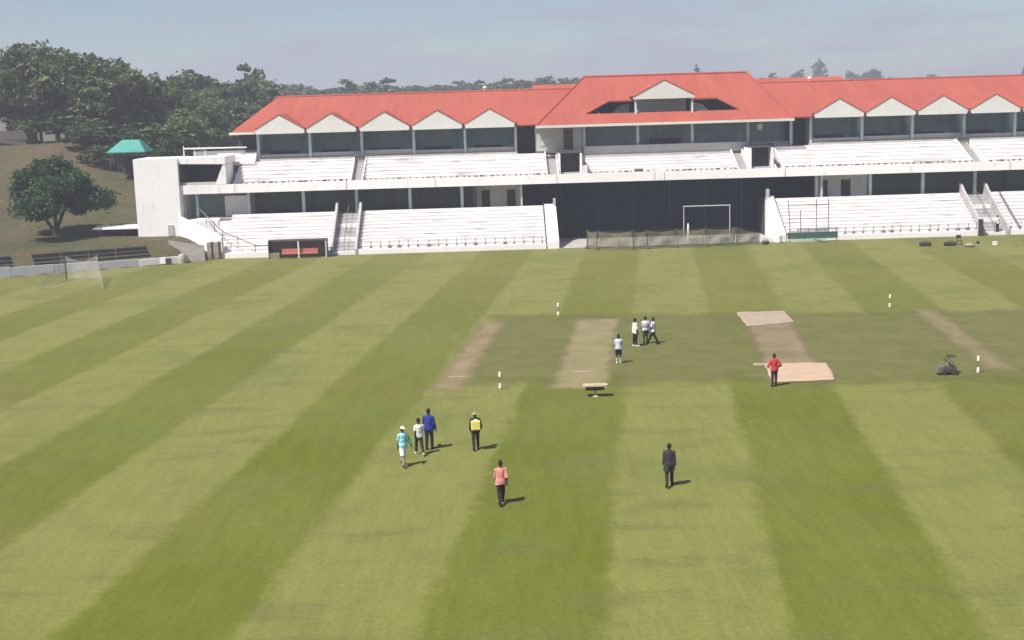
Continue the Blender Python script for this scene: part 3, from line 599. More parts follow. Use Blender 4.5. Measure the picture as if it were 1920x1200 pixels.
# net panels in front of the opening
NETB = net_mat('beige_net', (0.185, 0.172, 0.105), 0.75)
NETG = net_mat('pale_net', (0.5, 0.48, 0.42), 0.32)
POSTB = mat('brown_post_paint', (0.085, 0.065, 0.048), 0.7, 0.2, 2)
xs = [9.2, 10.15, 13.7, 15.2, 18.2, 21.2, 24.4, 27.0]; ys = [133.0, 131.9, 131.0, 131.1, 131.5, 131.4, 131.8, 132.6]
nlab = ['angled end panel nearest the white terrace wall', 'panel with a thin middle bar, left of the narrow one', 'narrowest panel', 'panel right of the narrowest one, below the dark screen', 'panel below the left goal post', 'panel below the right goal post', 'sagging end panel nearest the white drum']
for i in range(7):
    e = empty('net_panel', (xs[i], ys[i], 0), 'beige mesh practice net screen: ' + nlab[i], 'net screen', 'net screens in front of the dark opening')
    a = Vector((xs[i], ys[i], 0)); b = Vector((xs[i + 1], ys[i + 1], 0)); d = b - a; nn = Vector((-d.y, d.x, 0)).normalized()
    zt = 1.85 if i < 6 else 1.2
    vs = []; fs = []; N = 10
    for k in range(N + 1):
        t = 0.03 + 0.94 * k / N; p = a + d * t; sag = 0.14 * math.sin(math.pi * t); bow = 0.1 * math.sin(2.3 * math.pi * t)
        top = 1.85 + (zt - 1.85) * t
        vs += [(p.x + nn.x * 0.02, p.y + nn.y * 0.02, 0.05), (p.x + nn.x * bow, p.y + nn.y * bow, top * 0.5), (p.x, p.y, top - sag)]
    for k in range(N):
        q = 3 * k; fs += [(q, q + 3, q + 4, q + 1), (q + 1, q + 4, q + 5, q + 2)]
    MB().add(vs, fs).build('net', NETB, e)
    MB().tube((a.x, a.y, 0), (a.x, a.y, 2.0), 0.06, 0.05, 8).build('upright', POSTB, e)
    MB().lathe((a.x, a.y, 0), [(0.26, 0), (0.26, 0.12), (0.1, 0.3)], 10).build('weight', POSTB, e)
    MB().tube((a.x, a.y, 1.88), (b.x, b.y, zt + 0.03), 0.02, 0.02, 5).build('top_cord', POSTB, e)
    if i == 1: m_ = (a + b) / 2 + Vector((0.4, 0, 0)); MB().tube((m_.x, m_.y, 0), (m_.x, m_.y, 1.75), 0.03, 0.03, 6).build('middle_bar', POSTB, e)
    MB().tube((a.x, a.y, 0.28), (b.x, b.y, 0.28), 0.03, 0.03, 5).build('bottom_bar', POSTB, e)
tag(MB().lathe((28.9, 133.0, 0), [(0.36, 0), (0.42, 0.1), (0.42, 0.75), (0.36, 0.88), (0.1, 0.92)], 16).build('drum', WMETAL, smooth=False), 'white drum at the right corner of the opening', 'drum')
db = empty('dark_bag', (27.4, 132.0, 0), 'dark lumpy bag on the grass beside the white drum', 'bag')
MB().ell((27.4, 132.0, 0.2), 0.42, 0.3, 0.22).build('bag_body', DARKMETAL, db, smooth=True); MB().path([(27.1, 132, 0.38), (27.3, 132, 0.55), (27.5, 132, 0.55), (27.7, 132, 0.38)], 0.03).build('strap', DARKMETAL, db)
# green board
GRN = mat('green_board_paint', (0.05, 0.115, 0.085), 0.6, 0.12, 1.2); PALEG = mat('pale_mint_paint', (0.42, 0.52, 0.46), 0.7, 0.12, 1.2)
gb = empty('green_board', (32.6, 133.4, 0), 'long green hoarding with a pale base at the foot of the right terrace', 'hoarding')
for a, b in ((30.0, 31.75), (31.8, 33.55), (33.6, 35.2)): MB().box(a, b, 133.4, 133.46, 0.3, 0.98).build('panel', GRN, gb)
for a, b in ((30.3, 32.0), (32.05, 33.9)): MB().box(a, b, 133.34, 133.4, 0.0, 0.29).build('base_panel', PALEG, gb)
for x in (30.2, 31.77, 33.57, 35.1): MB().box(x - 0.03, x + 0.03, 133.47, 133.53, 0, 0.98).build('stake', DARKMETAL, gb)
pl = MB().box(-0.75, 0.75, -0.15, 0.15, 0, 0.08).build('plank', GRN, local=True); pl.location = (33.2, 132.4, 0.1); pl.rotation_euler = (0, 0.16, -0.5)
tag(pl, 'loose dark green plank lying in front of the green hoarding', 'plank')
# scaffold frame on the right terrace
sf = empty('pole_frame', (32.4, 134.4, 0.5), 'thin dark pole frame standing on the right white terrace above the green hoarding', 'pole frame')
for x0_, x1_ in ((30.25, 30.5), (31.55, 31.6), (33.2, 33.2), (34.45, 34.5)): MB().tube((x1_, 134.42, 0.55), (x0_, 134.42, 4.3 if x0_ != 31.55 else 3.2), 0.045, 0.045, 6).build('upright', RAILM, sf)
for z in (3.72, 2.3, 1.0): MB().tube((30.35, 134.36, z), (34.5, 134.36, z - 0.03), 0.04, 0.04, 6).build('crossbar', RAILM, sf)

# boundary wall on the left
LWALL = mat('pale_blue_grey_wall', (0.52, 0.53, 0.56), 0.8, 0.08, 0.5, 0.1, stain=((0.3, 0.3, 0.3), 0.8, (1, 1, 0.5), 0.6, 0.4))
bw = empty('boundary_wall', (WX, WY, 0), 'low pale blue-grey boundary wall along the left edge of the grass', 'wall')
d = 0.0; i = 0
while d < 60:
    p = wall_pt(d); q = wall_pt(d + 3.96); h = 0.72 + 0.3 * min(1, d / 18) + random.uniform(-0.03, 0.03); tx, ty = NX * 0.22, NY * 0.22
    MB().pz([p, (p[0] + tx, p[1] + ty), (q[0] + tx, q[1] + ty), q], -0.2, h).build('wall_panel', LWALL if d > 3 else WALLW, bw); d += 4.0; i += 1
MB().lathe((WX + 0.35, WY + 0.2, 0), [(0.42, -0.1), (0.45, 0.5), (0.35, 0.85), (0.1, 0.95)], 12).build('end_stone', mat('pale_stone', (0.42, 0.40, 0.36), 0.9, 0.2, 2), bw)
kb = empty('speaker_box', (-33.2, 130.1, 0), 'small dark box with a pale side on the grass by the low wall end', 'box')
MB().box(-33.45, -32.95, 129.95, 130.35, 0, 0.6).build('case', DARKMETAL, kb); MB().box(-33.95, -33.46, 130.0, 130.3, 0.1, 0.72).build('pale_side', WMETAL, kb)
# stepped concrete bank behind the wall
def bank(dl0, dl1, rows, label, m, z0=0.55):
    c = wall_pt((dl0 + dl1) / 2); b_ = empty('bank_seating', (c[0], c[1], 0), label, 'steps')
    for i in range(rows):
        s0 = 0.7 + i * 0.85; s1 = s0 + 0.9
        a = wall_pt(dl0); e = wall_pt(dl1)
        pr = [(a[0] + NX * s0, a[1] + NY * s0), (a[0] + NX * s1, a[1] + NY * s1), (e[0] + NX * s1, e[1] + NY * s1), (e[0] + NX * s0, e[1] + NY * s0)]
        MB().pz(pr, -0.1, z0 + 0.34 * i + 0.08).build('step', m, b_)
bank(2.4, 13.5, 4, 'weathered concrete steps with tree shade painted in behind the low wall, below the thin white shelter', DCONC)
bank(15.5, 30, 4, 'weathered concrete steps with tree shade painted in at the far left behind the low wall', DCONC)
for k in range(3):
    p = wall_pt(6.0 + k * 2.6); tag(MB().tube((p[0] + NX * 0.5, p[1] + NY * 0.5, 0.3), (p[0] + NX * 0.5, p[1] + NY * 0.5, 2.1), 0.05, 0.05, 6).build('bank_post', RAILM),
        ('rightmost', 'middle', 'leftmost')[k] + ' of three thin posts in front of the dark bank steps', 'post', 'thin posts on the left bank')
# ramp beside the bank
rm = MB().add([(-33.2, 131.6, 0.06), (-29.9, 131.9, 0.02), (-30.6, 135.0, 1.35), (-34.4, 135.4, 1.95), (-33.2, 131.6, -0.3), (-29.9, 131.9, -0.3), (-30.6, 135.0, -0.3), (-34.4, 135.4, -0.3)],
              [(0, 1, 2, 3), (0, 4, 5, 1), (1, 5, 6, 2), (2, 6, 7, 3), (3, 7, 4, 0), (4, 7, 6, 5)]).build('ramp_path', mat('worn_ramp_concrete', (0.17, 0.155, 0.135), 0.9, 0.2, 0.9, 0.2, 6)); tag(rm, 'grey concrete ramp up the left bank', kind='structure')
# thin white shelter roof
sh = empty('low_shelter', (-40.2, 140.4, 2.0), 'low open shelter with a thin white roof beside the white tower', 'shelter')
MB().px([(139.9, 2.84), (142.2, 3.0), (142.2, 3.12), (139.9, 2.98)], -43.6, -37.2).build('roof', WALLW, sh)
MB().box(-43.0, -37.4, 142.0, 142.12, 1.6, 3.0).build('back_wall', DARKWALL, sh)
for x in (-42.9, -40.2, -37.5): MB().box(x - 0.06, x + 0.06, 140.1, 140.22, 1.6, 2.85).build('post', DARKMETAL, sh)
# goal-like practice net on the left
pn = empty('practice_net', (-38, 118, 0), 'pale see-through practice net with a dark pole at the left of the field', 'practice net')
c0, c1, c2, c3 = Vector((-41.0, 114.6, 0)), Vector((-34.5, 112.6, 0)), Vector((-37.2, 120.0, 0)), Vector((-40.35, 120.6, 0))
def netquad(a, b, h0, h1, sag, name='net'):
    vs = []; fs = []; N = 12
    for k in range(N + 1):
        t = k / N; p = a.lerp(b, t); h = h0 + (h1 - h0) * t - sag * math.sin(math.pi * t)
        vs += [(p.x, p.y, 0.02), (p.x, p.y + 0.05 * math.sin(9 * t), h * 0.5), (p.x, p.y, h)]
    for k in range(N): q = 3 * k; fs += [(q, q + 3, q + 4, q + 1), (q + 1, q + 4, q + 5, q + 2)]
    return MB().add(vs, fs).build(name, NETG, pn)
netquad(c3, c2, 2.25, 2.25, 0.5); netquad(c2, c1, 2.25, 0.25, 0.1); netquad(c3, c0, 2.25, 0.25, 0.1)
for c, h in ((c3, 2.35), (c2, 2.3)): MB().tube((c.x, c.y, 0), (c.x, c.y, h), 0.06 if c is c3 else 0.03, 0.05 if c is c3 else 0.03, 8).build('pole', DARKMETAL if c is c3 else GREYMETAL, pn)
MB().path([c0 + Vector((0, 0, 0.05)), c1 + Vector((0, 0, 0.05))], 0.015).build('ground_rope', RAILM, pn)

# canopy and hut on the hill
TEALC = mat('turquoise_canvas', (0.075, 0.30, 0.255), 0.8, 0.1, 0.6)
cn = empty('canopy', (-47.9, 172, 7.6), 'turquoise canopy tent on the hill behind the white tower', 'canopy')
v = [(-50.4, 170.2, 10.2), (-45.4, 170.2, 10.2), (-45.4, 174.4, 10.2), (-50.4, 174.4, 10.2), (-48.7, 171.6, 11.7), (-46.5, 171.6, 11.7), (-46.5, 173.0, 11.7), (-48.7, 173.0, 11.7)]
v += [(x, y, z - 0.12) for x, y, z in v[:4]]
MB().add(v, [(0, 1, 5, 4), (1, 2, 6, 5), (2, 3, 7, 6), (3, 0, 4, 7), (4, 5, 6, 7), (0, 8, 9, 1), (1, 9, 10, 2), (2, 10, 11, 3), (3, 11, 8, 0), (8, 11, 10, 9)]).build('roof', TEALC, cn)
for x in (-50.1, -45.7):
    for y in (170.5, 174.1): MB().tube((x, y, terrain_h(x, y) - 0.2), (x, y, 10.12), 0.045, 0.045, 8).build('pole', RAILM, cn)
MB().box(-49.6, -46.4, 174.0, 174.1, 7.4, 9.6).build('back_sheet', DARKWALL, cn)
ht = empty('hut', (-67.5, 186, 11), 'small dark hut with a sloping brown roof at the left edge of the hill', 'hut')
MB().box(-71.5, -65.6, 184.2, 188.6, 9.8, 12.0).build('wall', mat('hut_wall', (0.07, 0.055, 0.05), 0.8, 0.2, 1), ht)
MB().add([(-72, 183.8, 11.9), (-64.9, 183.8, 11.0), (-64.9, 189, 11.0), (-72, 189, 11.9), (-70.8, 185.6, 13.2), (-66.2, 185.6, 13.1), (-66.2, 187.4, 13.1), (-70.8, 187.4, 13.2)],
         [(0, 1, 5, 4), (1, 2, 6, 5), (2, 3, 7, 6), (3, 0, 4, 7), (4, 5, 6, 7), (0, 3, 2, 1)]).build('roof', mat('hut_roof', (0.045, 0.036, 0.034), 0.8, 0.2, 1), ht)
MB().box(-67.6, -66.6, 184.14, 184.198, 9.9, 11.1).build('door', BROWNDOOR, ht)

# ------------------------------------------------------------------ trees
def leaf_cloud(lobes, n, size, rng, droop=0.0):
    """leaf quads gathered in clumps over several lobes: arrays of verts"""
    V = []
    tot = sum(r[1] * r[2] for r in lobes)
    for c, rx, rz in lobes:
        k = int(n * (rx * rz) / tot); nc = max(6, k // 26)
        dirs = rng.normal(size=(nc, 3)); dirs /= np.linalg.norm(dirs, axis=1)[:, None]
        rad = rng.uniform(0.55, 1.06, nc) ** 0.6
        cen = np.array(c) + dirs * rad[:, None] * np.array([rx, rx, rz])
        cr = rng.uniform(0.10, 0.24, nc) * rx
        per = max(1, k // nc)
        P = np.repeat(cen, per, 0) + rng.normal(size=(nc * per, 3)) * np.repeat(cr, per)[:, None] * np.array([1, 1, 0.6])
        P[:, 2] -= droop * rng.random(len(P))
        m = len(P)
        nrm = rng.normal(size=(m, 3)) + np.array([0, 0, 0.9]); nrm /= np.linalg.norm(nrm, axis=1)[:, None]
        a = np.cross(nrm, rng.normal(size=(m, 3))); a /= np.linalg.norm(a, axis=1)[:, None]; b = np.cross(nrm, a)
        s = size * rng.uniform(0.6, 1.35, m)[:, None]; a = a * s; b = b * s * 0.62
        V.append(np.stack([P - a, P + b * 0.8, P + a, P - b * 0.8], 1))
    return np.concatenate(V, 0)
def crown_mesh(name, lobes, n, size, seed):
    q = leaf_cloud(lobes, n, size, np.random.default_rng(seed)); m = len(q)
    me = bpy.data.meshes.new(name); me.vertices.add(m * 4); me.vertices.foreach_set('co', q.reshape(-1))
    me.loops.add(m * 4); me.loops.foreach_set('vertex_index', np.arange(m * 4)); me.polygons.add(m); me.polygons.foreach_set('loop_start', np.arange(m) * 4)
    me.update(calc_edges=True); return me
def trunk_mesh(h, r, lobes, forks=1, seed=0):
    rnd = random.Random(seed); mb = MB(); base = (0, 0, h * 0.32)
    if forks == 1:
        mb.tube((0, 0, -0.4), base, r * 1.25, r, 9); mb.tube(base, (0.1 * r, 0, h * 0.6), r, r * 0.6, 8); starts = [Vector(base)] * len(lobes)
    else:
        mb.tube((0, 0, -0.4), (0, 0, h * 0.06), r * 1.3, r, 9); starts = []
        for k in range(forks):
            t = 2 * math.pi * k / forks + 0.4; e = Vector((math.cos(t) * h * 0.16, math.sin(t) * h * 0.16, h * 0.36)); mb.tube((0, 0, h * 0.04), e, r * 0.75, r * 0.5, 8); starts.append(e)
    for k, (c, rx, rz) in enumerate(lobes):
        s = starts[k % len(starts)]; c = Vector(c); mid = s.lerp(c, 0.55) + Vector((0, 0, -0.1 * rz)); mb.tube(s, mid, r * 0.5, r * 0.3, 6); mb.tube(mid, c, r * 0.3, r * 0.12, 6)
        for j in range(3):
            e = c + Vector((rnd.uniform(-1, 1) * rx, rnd.uniform(-1, 1) * rx, rnd.uniform(-0.3, 0.9) * rz)) * 0.75; mb.tube(mid, e, r * 0.2, r * 0.06, 5)
    return mb
def lobes_for(kind, rng):
    L = []
    if kind == 'broad':
        for k in range(9):
            t = 2 * math.pi * k / 9 + rng.uniform(-.3, .3); rr = rng.uniform(0.16, 0.34)
            L.append(((math.cos(t) * rr, math.sin(t) * rr, rng.uniform(0.32, 0.74)), rng.uniform(0.15, 0.22), rng.uniform(0.12, 0.19)))
        L += [((0.03, 0, 0.83), 0.17, 0.15), ((-0.08, 0.05, 0.68), 0.22, 0.17)]
    elif kind == 'tall':
        for k in range(10):
            z = 0.38 + 0.055 * k; t = rng.uniform(0, 6.28); rr = 0.17 * (1 - 0.6 * abs(z - 0.6)); L.append(((math.cos(t) * rr, math.sin(t) * rr, z), rng.uniform(0.11, 0.17), rng.uniform(0.09, 0.14)))
    elif kind == 'cone':
        for k in range(8):
            z = 0.3 + 0.085 * k; rr = 0.10 * (1 - z) + 0.02; t = rng.uniform(0, 6.28); L.append(((math.cos(t) * rr, math.sin(t) * rr, z), 0.20 * (1.12 - z), 0.11))
    else:
        for k in range(10):
            t = 2 * math.pi * k / 10 + rng.uniform(-.3, .3); rr = rng.uniform(0.2, 0.5); L.append(((math.cos(t) * rr, math.sin(t) * rr, 0.40 + 0.14 * (k % 3) + rng.uniform(-.05, .05)), rng.uniform(0.13, 0.22), rng.uniform(0.10, 0.16)))
        L += [((0, 0, 0.8), 0.2, 0.16), ((0.1, -0.1, 0.62), 0.26, 0.17), ((-0.22, -0.3, 0.42), 0.17, 0.11), ((0.3, -0.25, 0.45), 0.16, 0.11)]
    return L
PROTO = {}
def proto(key, kind, h, n, size, leafm, seed, bark=BARK, forks=1, r=None):
    rng = random.Random(seed); L = [((c[0] * h, c[1] * h, c[2] * h), rx * h, rz * h) for c, rx, rz in lobes_for(kind, rng)]
    cm = crown_mesh('crown', L, n, size, seed); cm.materials.append(leafm)
    tb = trunk_mesh(h, r or h * 0.022, L, forks, seed); tm = bpy.data.meshes.new('trunk'); tm.from_pydata(tb.v, [], tb.f); tm.materials.append(bark)
    PROTO[key] = (cm, tm, h)
def tree(key, x, y, h, label, group=None, rot=0.0, wide=1.0, name='tree', cat='tree', z=None):
    cm, tm, h0 = PROTO[key]; s = h / h0
    e = bpy.data.objects.new(name, None); COL.objects.link(e); e.location = (x, y, terrain_h(x, y) if z is None else z); e.rotation_euler = (0, 0, rot); e.scale = (s * wide, s * wide, s)
    tag(e, label, cat, group)
    for nm, me in (('crown', cm), ('trunk', tm)):
        o = bpy.data.objects.new(nm, me); COL.objects.link(o); o.parent = e
    return e
proto('near', 'near', 9.0, 22000, 0.22, LEAF_N, 5, BARK, forks=3, r=0.26)
proto('a', 'broad', 15.0, 9000, 0.36, LEAF_A, 11, PALEBARK); proto('b', 'broad', 14.0, 9000, 0.36, LEAF_B, 12); proto('c', 'tall', 15.0, 7000, 0.36, LEAF_B, 13)
proto('d', 'near', 12.0, 8000, 0.36, LEAF_A, 14, PALEBARK); proto('e', 'cone', 16.0, 6000, 0.38, LEAF_C, 15); proto('f', 'broad', 14.0, 5000, 0.5, LEAF_C, 16)
proto('g', 'tall', 15.0, 4500, 0.5, LEAF_C, 17); proto('h', 'near', 12.0, 5000, 0.5, LEAF_C, 18); proto('s', 'near', 4.0, 2600, 0.2, LEAF_B, 19)

tree('near', -48.3, 142, 8.9, 'round dark green tree with a forked trunk on the bank at the left edge', rot=0.6, wide=1.2, name='round_tree')
LT = [('a', -68.5, 196, 15.2, 1.15, 'tallest olive tree at the left edge, above the small hut'), ('d', -60.5, 193, 13.5, 1.2, 'olive tree with a pale trunk left of the turquoise canopy'),
      ('b', -57.5, 203, 12.8, 1.1, 'dark full tree behind the pale-trunked olive tree'), ('c', -64.5, 206, 14.0, 1.2, 'tall dark tree between the hut and the canopy'),
      ('a', -52.5, 200, 12.0, 1.1, 'olive tree directly above the turquoise canopy'), ('d', -47.6, 197, 8.4, 1.1, 'lower bright tree right of the turquoise canopy'),
      ('b', -46.5, 212, 8.6, 1.2, 'dark tree between the canopy and the left end of the red roof'), ('c', -75.0, 204, 13.5, 1.3, 'dark tree cut by the left edge of the picture behind the hut'),
      ('s', -50.6, 181, 4.8, 1.2, 'grey-green shrub left of the turquoise canopy'), ('s', -44.6, 178, 5.2, 0.9, 'upright bright green shrub right of the turquoise canopy'),
      ('s', -55.0, 184, 4.2, 1.5, 'dark spreading shrub under the pale-trunked olive tree'), ('s', -41.0, 186, 4.6, 1.5, 'dark shrub behind the white tower'),
      ('f', -48.5, 262, 17.2, 0.85, 'pointed grey-green tree left above the end of the red roof'), ('f', -56.0, 258, 13.8, 1.25, 'hazy bushy tree left of the pointed grey-green tree'),
      ('f', -43.0, 256, 13.5, 1.1, 'hazy bushy tree behind the left hip of the red roof'), ('g', -64.0, 265, 14.0, 1.5, 'hazy tall tree in the gap behind the dark left trees'),
      ('h', -50.0, 245, 10.5, 1.4, 'low hazy tree under the pointed grey-green tree'), ('h', -38.0, 240, 10.0, 1.4, 'low dark tree beside the left eave of the red roof'),
      ('h', -44.0, 225, 8.5, 1.5, 'low brown-green tree behind the white top rail'), ('h', -37.5, 215, 8.0, 1.4, 'low tree behind the left end suite of the stand')]
for i, (k, x, y, h, wd, lab) in enumerate(LT):
    tree(k, x, y, h, lab, rot=i * 1.3, wide=wd, name='shrub' if k == 's' else 'tree', cat='shrub' if k == 's' else 'tree')
# understorey and further crowns that close the wood on the left hill
UND = [('h', -71.0, 214, 11.0, 1.5, 'leafy crown low behind the hut at the left edge'), ('d', -66.0, 217, 11.5, 1.4, 'leafy crown between the two leftmost pale trunks'), ('h', -60.0, 221, 10.5, 1.5, 'leafy crown filling the wood above the spreading shrub'),
       ('d', -54.0, 219, 9.3, 1.5, 'leafy crown behind the left side of the turquoise canopy'), ('h', -48.5, 223, 8.0, 1.5, 'leafy crown behind the right side of the turquoise canopy'), ('b', -66.0, 229, 13.0, 1.4, 'dark crown at the back of the wood left of centre'),
       ('a', -55.0, 231, 10.2, 1.4, 'olive crown at the back of the wood above the canopy'), ('h', -43.0, 236, 8.0, 1.7, 'grey-green crown in the dip right of the wood'), ('s', -62.5, 188, 4.6, 1.8, 'spreading shrub on the crest right of the hut'),
       ('s', -58.5, 187, 4.4, 1.7, 'spreading shrub on the crest below the pale trunk'), ('s', -66.5, 193, 5.5, 1.8, 'spreading shrub behind the hut roof'), ('s', -53.0, 188, 5.5, 1.6, 'tall shrub behind the left poles of the canopy'),
       ('s', -48.0, 187, 5.5, 1.6, 'tall shrub directly behind the canopy roof'), ('s', -37.5, 190, 5.2, 1.7, 'broad shrub behind the tower and the top rail'), ('h', -34.0, 232, 9.0, 1.6, 'low grey-green tree behind the left eave corner'),
       ('s', -52.8, 175, 3.0, 1.7, 'dark low bush on the crest left of the canopy poles'), ('s', -47.6, 177.5, 3.4, 1.8, 'dark low bush in the shade behind the canopy'), ('s', -43.6, 171, 3.0, 1.6, 'dark low bush between the canopy and the white tower'), ('s', -56.5, 180, 3.2, 1.7, 'dark low bush on the crest below the olive trees'),
       ('f', -60.0, 275, 13.0, 1.5, 'hazy round crown in the gap left of the pointed tree'), ('f', -52.5, 280, 14.0, 1.4, 'hazy round crown behind the pointed grey-green tree'), ('h', -40.5, 275, 12.5, 1.5, 'hazy round crown above the left hip of the roof')]
for i, (k, x, y, h, wd, lab) in enumerate(UND):
    tree(k, x, y, h, lab, rot=i * 2.3 + 0.5, wide=wd, name='shrub' if k == 's' else 'tree', cat='shrub' if k == 's' else 'tree')
R = random.Random(3)
FAR = [(-57, 328, 21.6), (-52.5, 332, 22.4), (-49.5, 326, 21.4), (-46.5, 330, 21.8), (-41, 335, 20.8), (-37.5, 350, 22.8), (-32, 338, 20.6), (-28.6, 342, 22.5), (-24, 380, 20.6), (-16, 420, 22.4), (-11, 415, 21.0), (-6.5, 420, 22.2),
       (-1, 425, 21.8), (5, 430, 23.2), (11, 428, 22.8), (16.5, 432, 23.6), (22.0, 430, 22.8), (26.5, 440, 21.8), (32, 450, 21.4)]
FS = 1.25      # the row stands well back, seen through the haze
ROWLAB = 'hazy grey-green tree in the row above the left half of the red roof'
def far_tree(k, x, y, zt, wd, rot, lab, group=None, fs=FS):
    X, Y, Z = x * fs, y * fs, CAM_H + (zt - CAM_H) * fs; z = terrain_h(X, Y); tree(k, X, Y, Z - z, lab, group, rot=rot, wide=wd, z=z - 0.3)
for i, (x, y, zt) in enumerate(FAR):
    k = 'fhfhhfhf'[i % 8]; far_tree(k, x, y, zt, R.uniform(1.3, 1.7) * (0.8 if k == 'e' else 1), i * 0.9, ROWLAB, 'trees behind the left wing roof')
for i in range(22):
    far_tree('fh'[i % 2], -56 + i * 4.3 + R.uniform(-2, 2), R.uniform(390, 440), 21.9 + R.uniform(-1.1, 1.0), 1.6, i * 2.1, ROWLAB, 'trees behind the left wing roof')
FR = [('e', 74.3, 480, 26.8, 1.0, 'lone pointed hazy tree above the central red roof'), ('h', 69.5, 485, 21.4, 1.0, 'faint low tree left of the lone pointed tree'),
      ('h', 112, 600, 22.5, 1.1, 'faint far tree just right of the central roof'), ('f', 128, 600, 25.2, 1.0, 'faint far tree right of the central roof, second along'), ('f', 140, 600, 26.6, 0.8, 'faint tree left of the tall pale tree'),
      ('g', 162, 650, 32.0, 0.7, 'tallest pale tree on the right skyline'), ('f', 169, 620, 25.5, 1.0, 'dark hazy tree right of the tall pale tree'), ('h', 179, 622, 26.8, 0.9, 'rounded dark hazy tree on the right skyline'),
      ('h', 190, 625, 22.5, 1.2, 'low hazy tree sloping off right of the rounded dark one'), ('h', 150, 640, 25.0, 0.9, 'low pale tree beneath the tallest pale tree'), ('h', 233, 700, 24.6, 0.7, 'small pale tree alone above the right wing roof'),
      ('h', 120, 590, 23.6, 1.5, 'faint broad crown low right of the central roof hip'), ('h', 134, 610, 23.4, 1.4, 'faint broad crown below the two far trees right of the centre'), ('f', 174, 640, 24.5, 1.5, 'faint broad crown low between the tall pale and rounded trees'), ('h', 198, 640, 22.0, 1.6, 'faintest low crown trailing off along the right wing ridge'),
      ('h', 214, 660, 22.6, 1.6, 'faint crown between the trailing low crown and the lone small tree'), ('h', 155, 620, 24.0, 1.6, 'faint wide crown filling the skyline beneath the tall pale tree'),
      ('e', 243, 600, 24.8, 0.9, 'faint tree at the right edge of the picture above the roof')]
for i, (k, x, y, zt, wd, lab) in enumerate(FR): far_tree(k, x, y, zt, wd, i * 1.7, lab, fs=1.3)

# ------------------------------------------------------------------ things on the field
CLOTHB = mat('beige_cover_cloth', (0.41, 0.295, 0.205), 0.85, 0.08, 0.9, 0.2, 3); CLOTHG = mat('pale_grey_beige_cloth', (0.31, 0.25, 0.185), 0.85, 0.1, 0.9, 0.2, 3)
def cover(name, c, m, label, seed, fold=None):
    a, b, cc, dd = [Vector((x, y, 0)) for x, y in c]; N = 26; vs = []; fs = []
    for j in range(N + 1):
        for i in range(N + 1):
            u, v_ = i / N, j / N; p = (a * (1 - u) + b * u) * (1 - v_) + (dd * (1 - u) + cc * u) * v_
            z = 0.03 + 0.035 * (1 + noise.noise(Vector((p.x * 1.3 + seed, p.y * 0.9, 0)))) + 0.05 * max(0, noise.noise(Vector((p.x * 0.5, p.y * 2.2 + seed, 5))))
            if i in (0, N) or j in (0, N): z = 0.025; p = p + Vector((noise.noise(Vector((p.x * 0.7, p.y * 0.7, seed))) * 0.14, noise.noise(Vector((p.x * 0.7, p.y * 0.7, seed + 9))) * 0.16, 0))
            vs.append((p.x, p.y, z))
    for j in range(N):
        for i in range(N): q = j * (N + 1) + i; fs.append((q, q + 1, q + N + 2, q + N + 1))
    o = MB().add(vs, fs).build(name, m, smooth=True)
    md = o.modifiers.new('thick', 'SOLIDIFY'); md.thickness = 0.012; md.offset = 1
    return tag(o, label, 'cover')
cover('pitch_cover', ((14.35, 67.4), (17.85, 67.4), (18.45, 71.9), (15.0, 72.2)), CLOTHB, 'beige cloth cover laid on the near end of the pitch by the person in red', 2.0)
cover('pitch_cover', ((16.35, 84.5), (19.75, 85.4), (20.1, 90.2), (16.7, 90.2)), CLOTHG, 'greyish beige cloth cover at the far end of the same pitch', 8.0)
tag(MB().px([(71.8, 0.01), (72.3, 0.01), (72.3, 0.05), (71.8, 0.04)], 14.3, 15.05).build('cover_flap', CLOTHG), 'small pale cloth strip at the left corner of the near beige cover', 'cloth')
# marker posts, white at top and foot
POSTG = mat('marker_green', (0.13, 0.14, 0.05), 0.7, 0.1, 2); POSTW = mat('marker_white', (0.86, 0.84, 0.72), 0.6, 0.03, 2)
for x, y, lab in ((25.68, 68.2, 'thin marker post with white ends beside the dark mower'), (27.64, 90.5, 'thin white-ended marker post farthest right behind the square'),
                  (4.15, 91.3, 'thin white-ended marker post behind the wide worn pitch'), (-0.12, 67.95, 'thin white-ended marker post in front of the pale worn streak')):
    e = empty('marker_post', (x, y, 0), lab, 'marker post', 'white-ended marker posts around the square')
    MB().tube((x, y, 0), (x, y, 0.9), 0.022, 0.022, 8).build('stake', POSTG, e)
    MB().lathe((x, y, 0.62), [(0.03, 0), (0.07, 0.05), (0.07, 0.24), (0.04, 0.3)], 10).build('top_band', POSTW, e); MB().lathe((x, y, 0.0), [(0.045, 0), (0.075, 0.04), (0.07, 0.24), (0.03, 0.3)], 10).build('foot_band', POSTW, e)
# small table
TABW = mat('pale_table_top', (0.42, 0.35, 0.23), 0.7, 0.08, 2)
tb_ = empty('pedestal_table', (4.85, 65.4, 0), 'small pale pedestal table on the grass in front of the wide worn pitch', 'table')
MB().pz([(4.2, 65.15), (5.35, 65.15), (5.5, 65.4), (5.35, 65.75), (4.2, 65.75), (4.12, 65.4)], 0.56, 0.63).build('table_top', TABW, tb_)
MB().lathe((4.8, 65.4, 0), [(0.17, 0), (0.17, 0.02), (0.06, 0.05), (0.05, 0.5), (0.1, 0.56)], 14).build('pedestal', TABW, tb_)
MB().box(4.3, 5.25, 65.3, 65.7, 0.34, 0.555).build('under_tray', DARKMETAL, tb_)
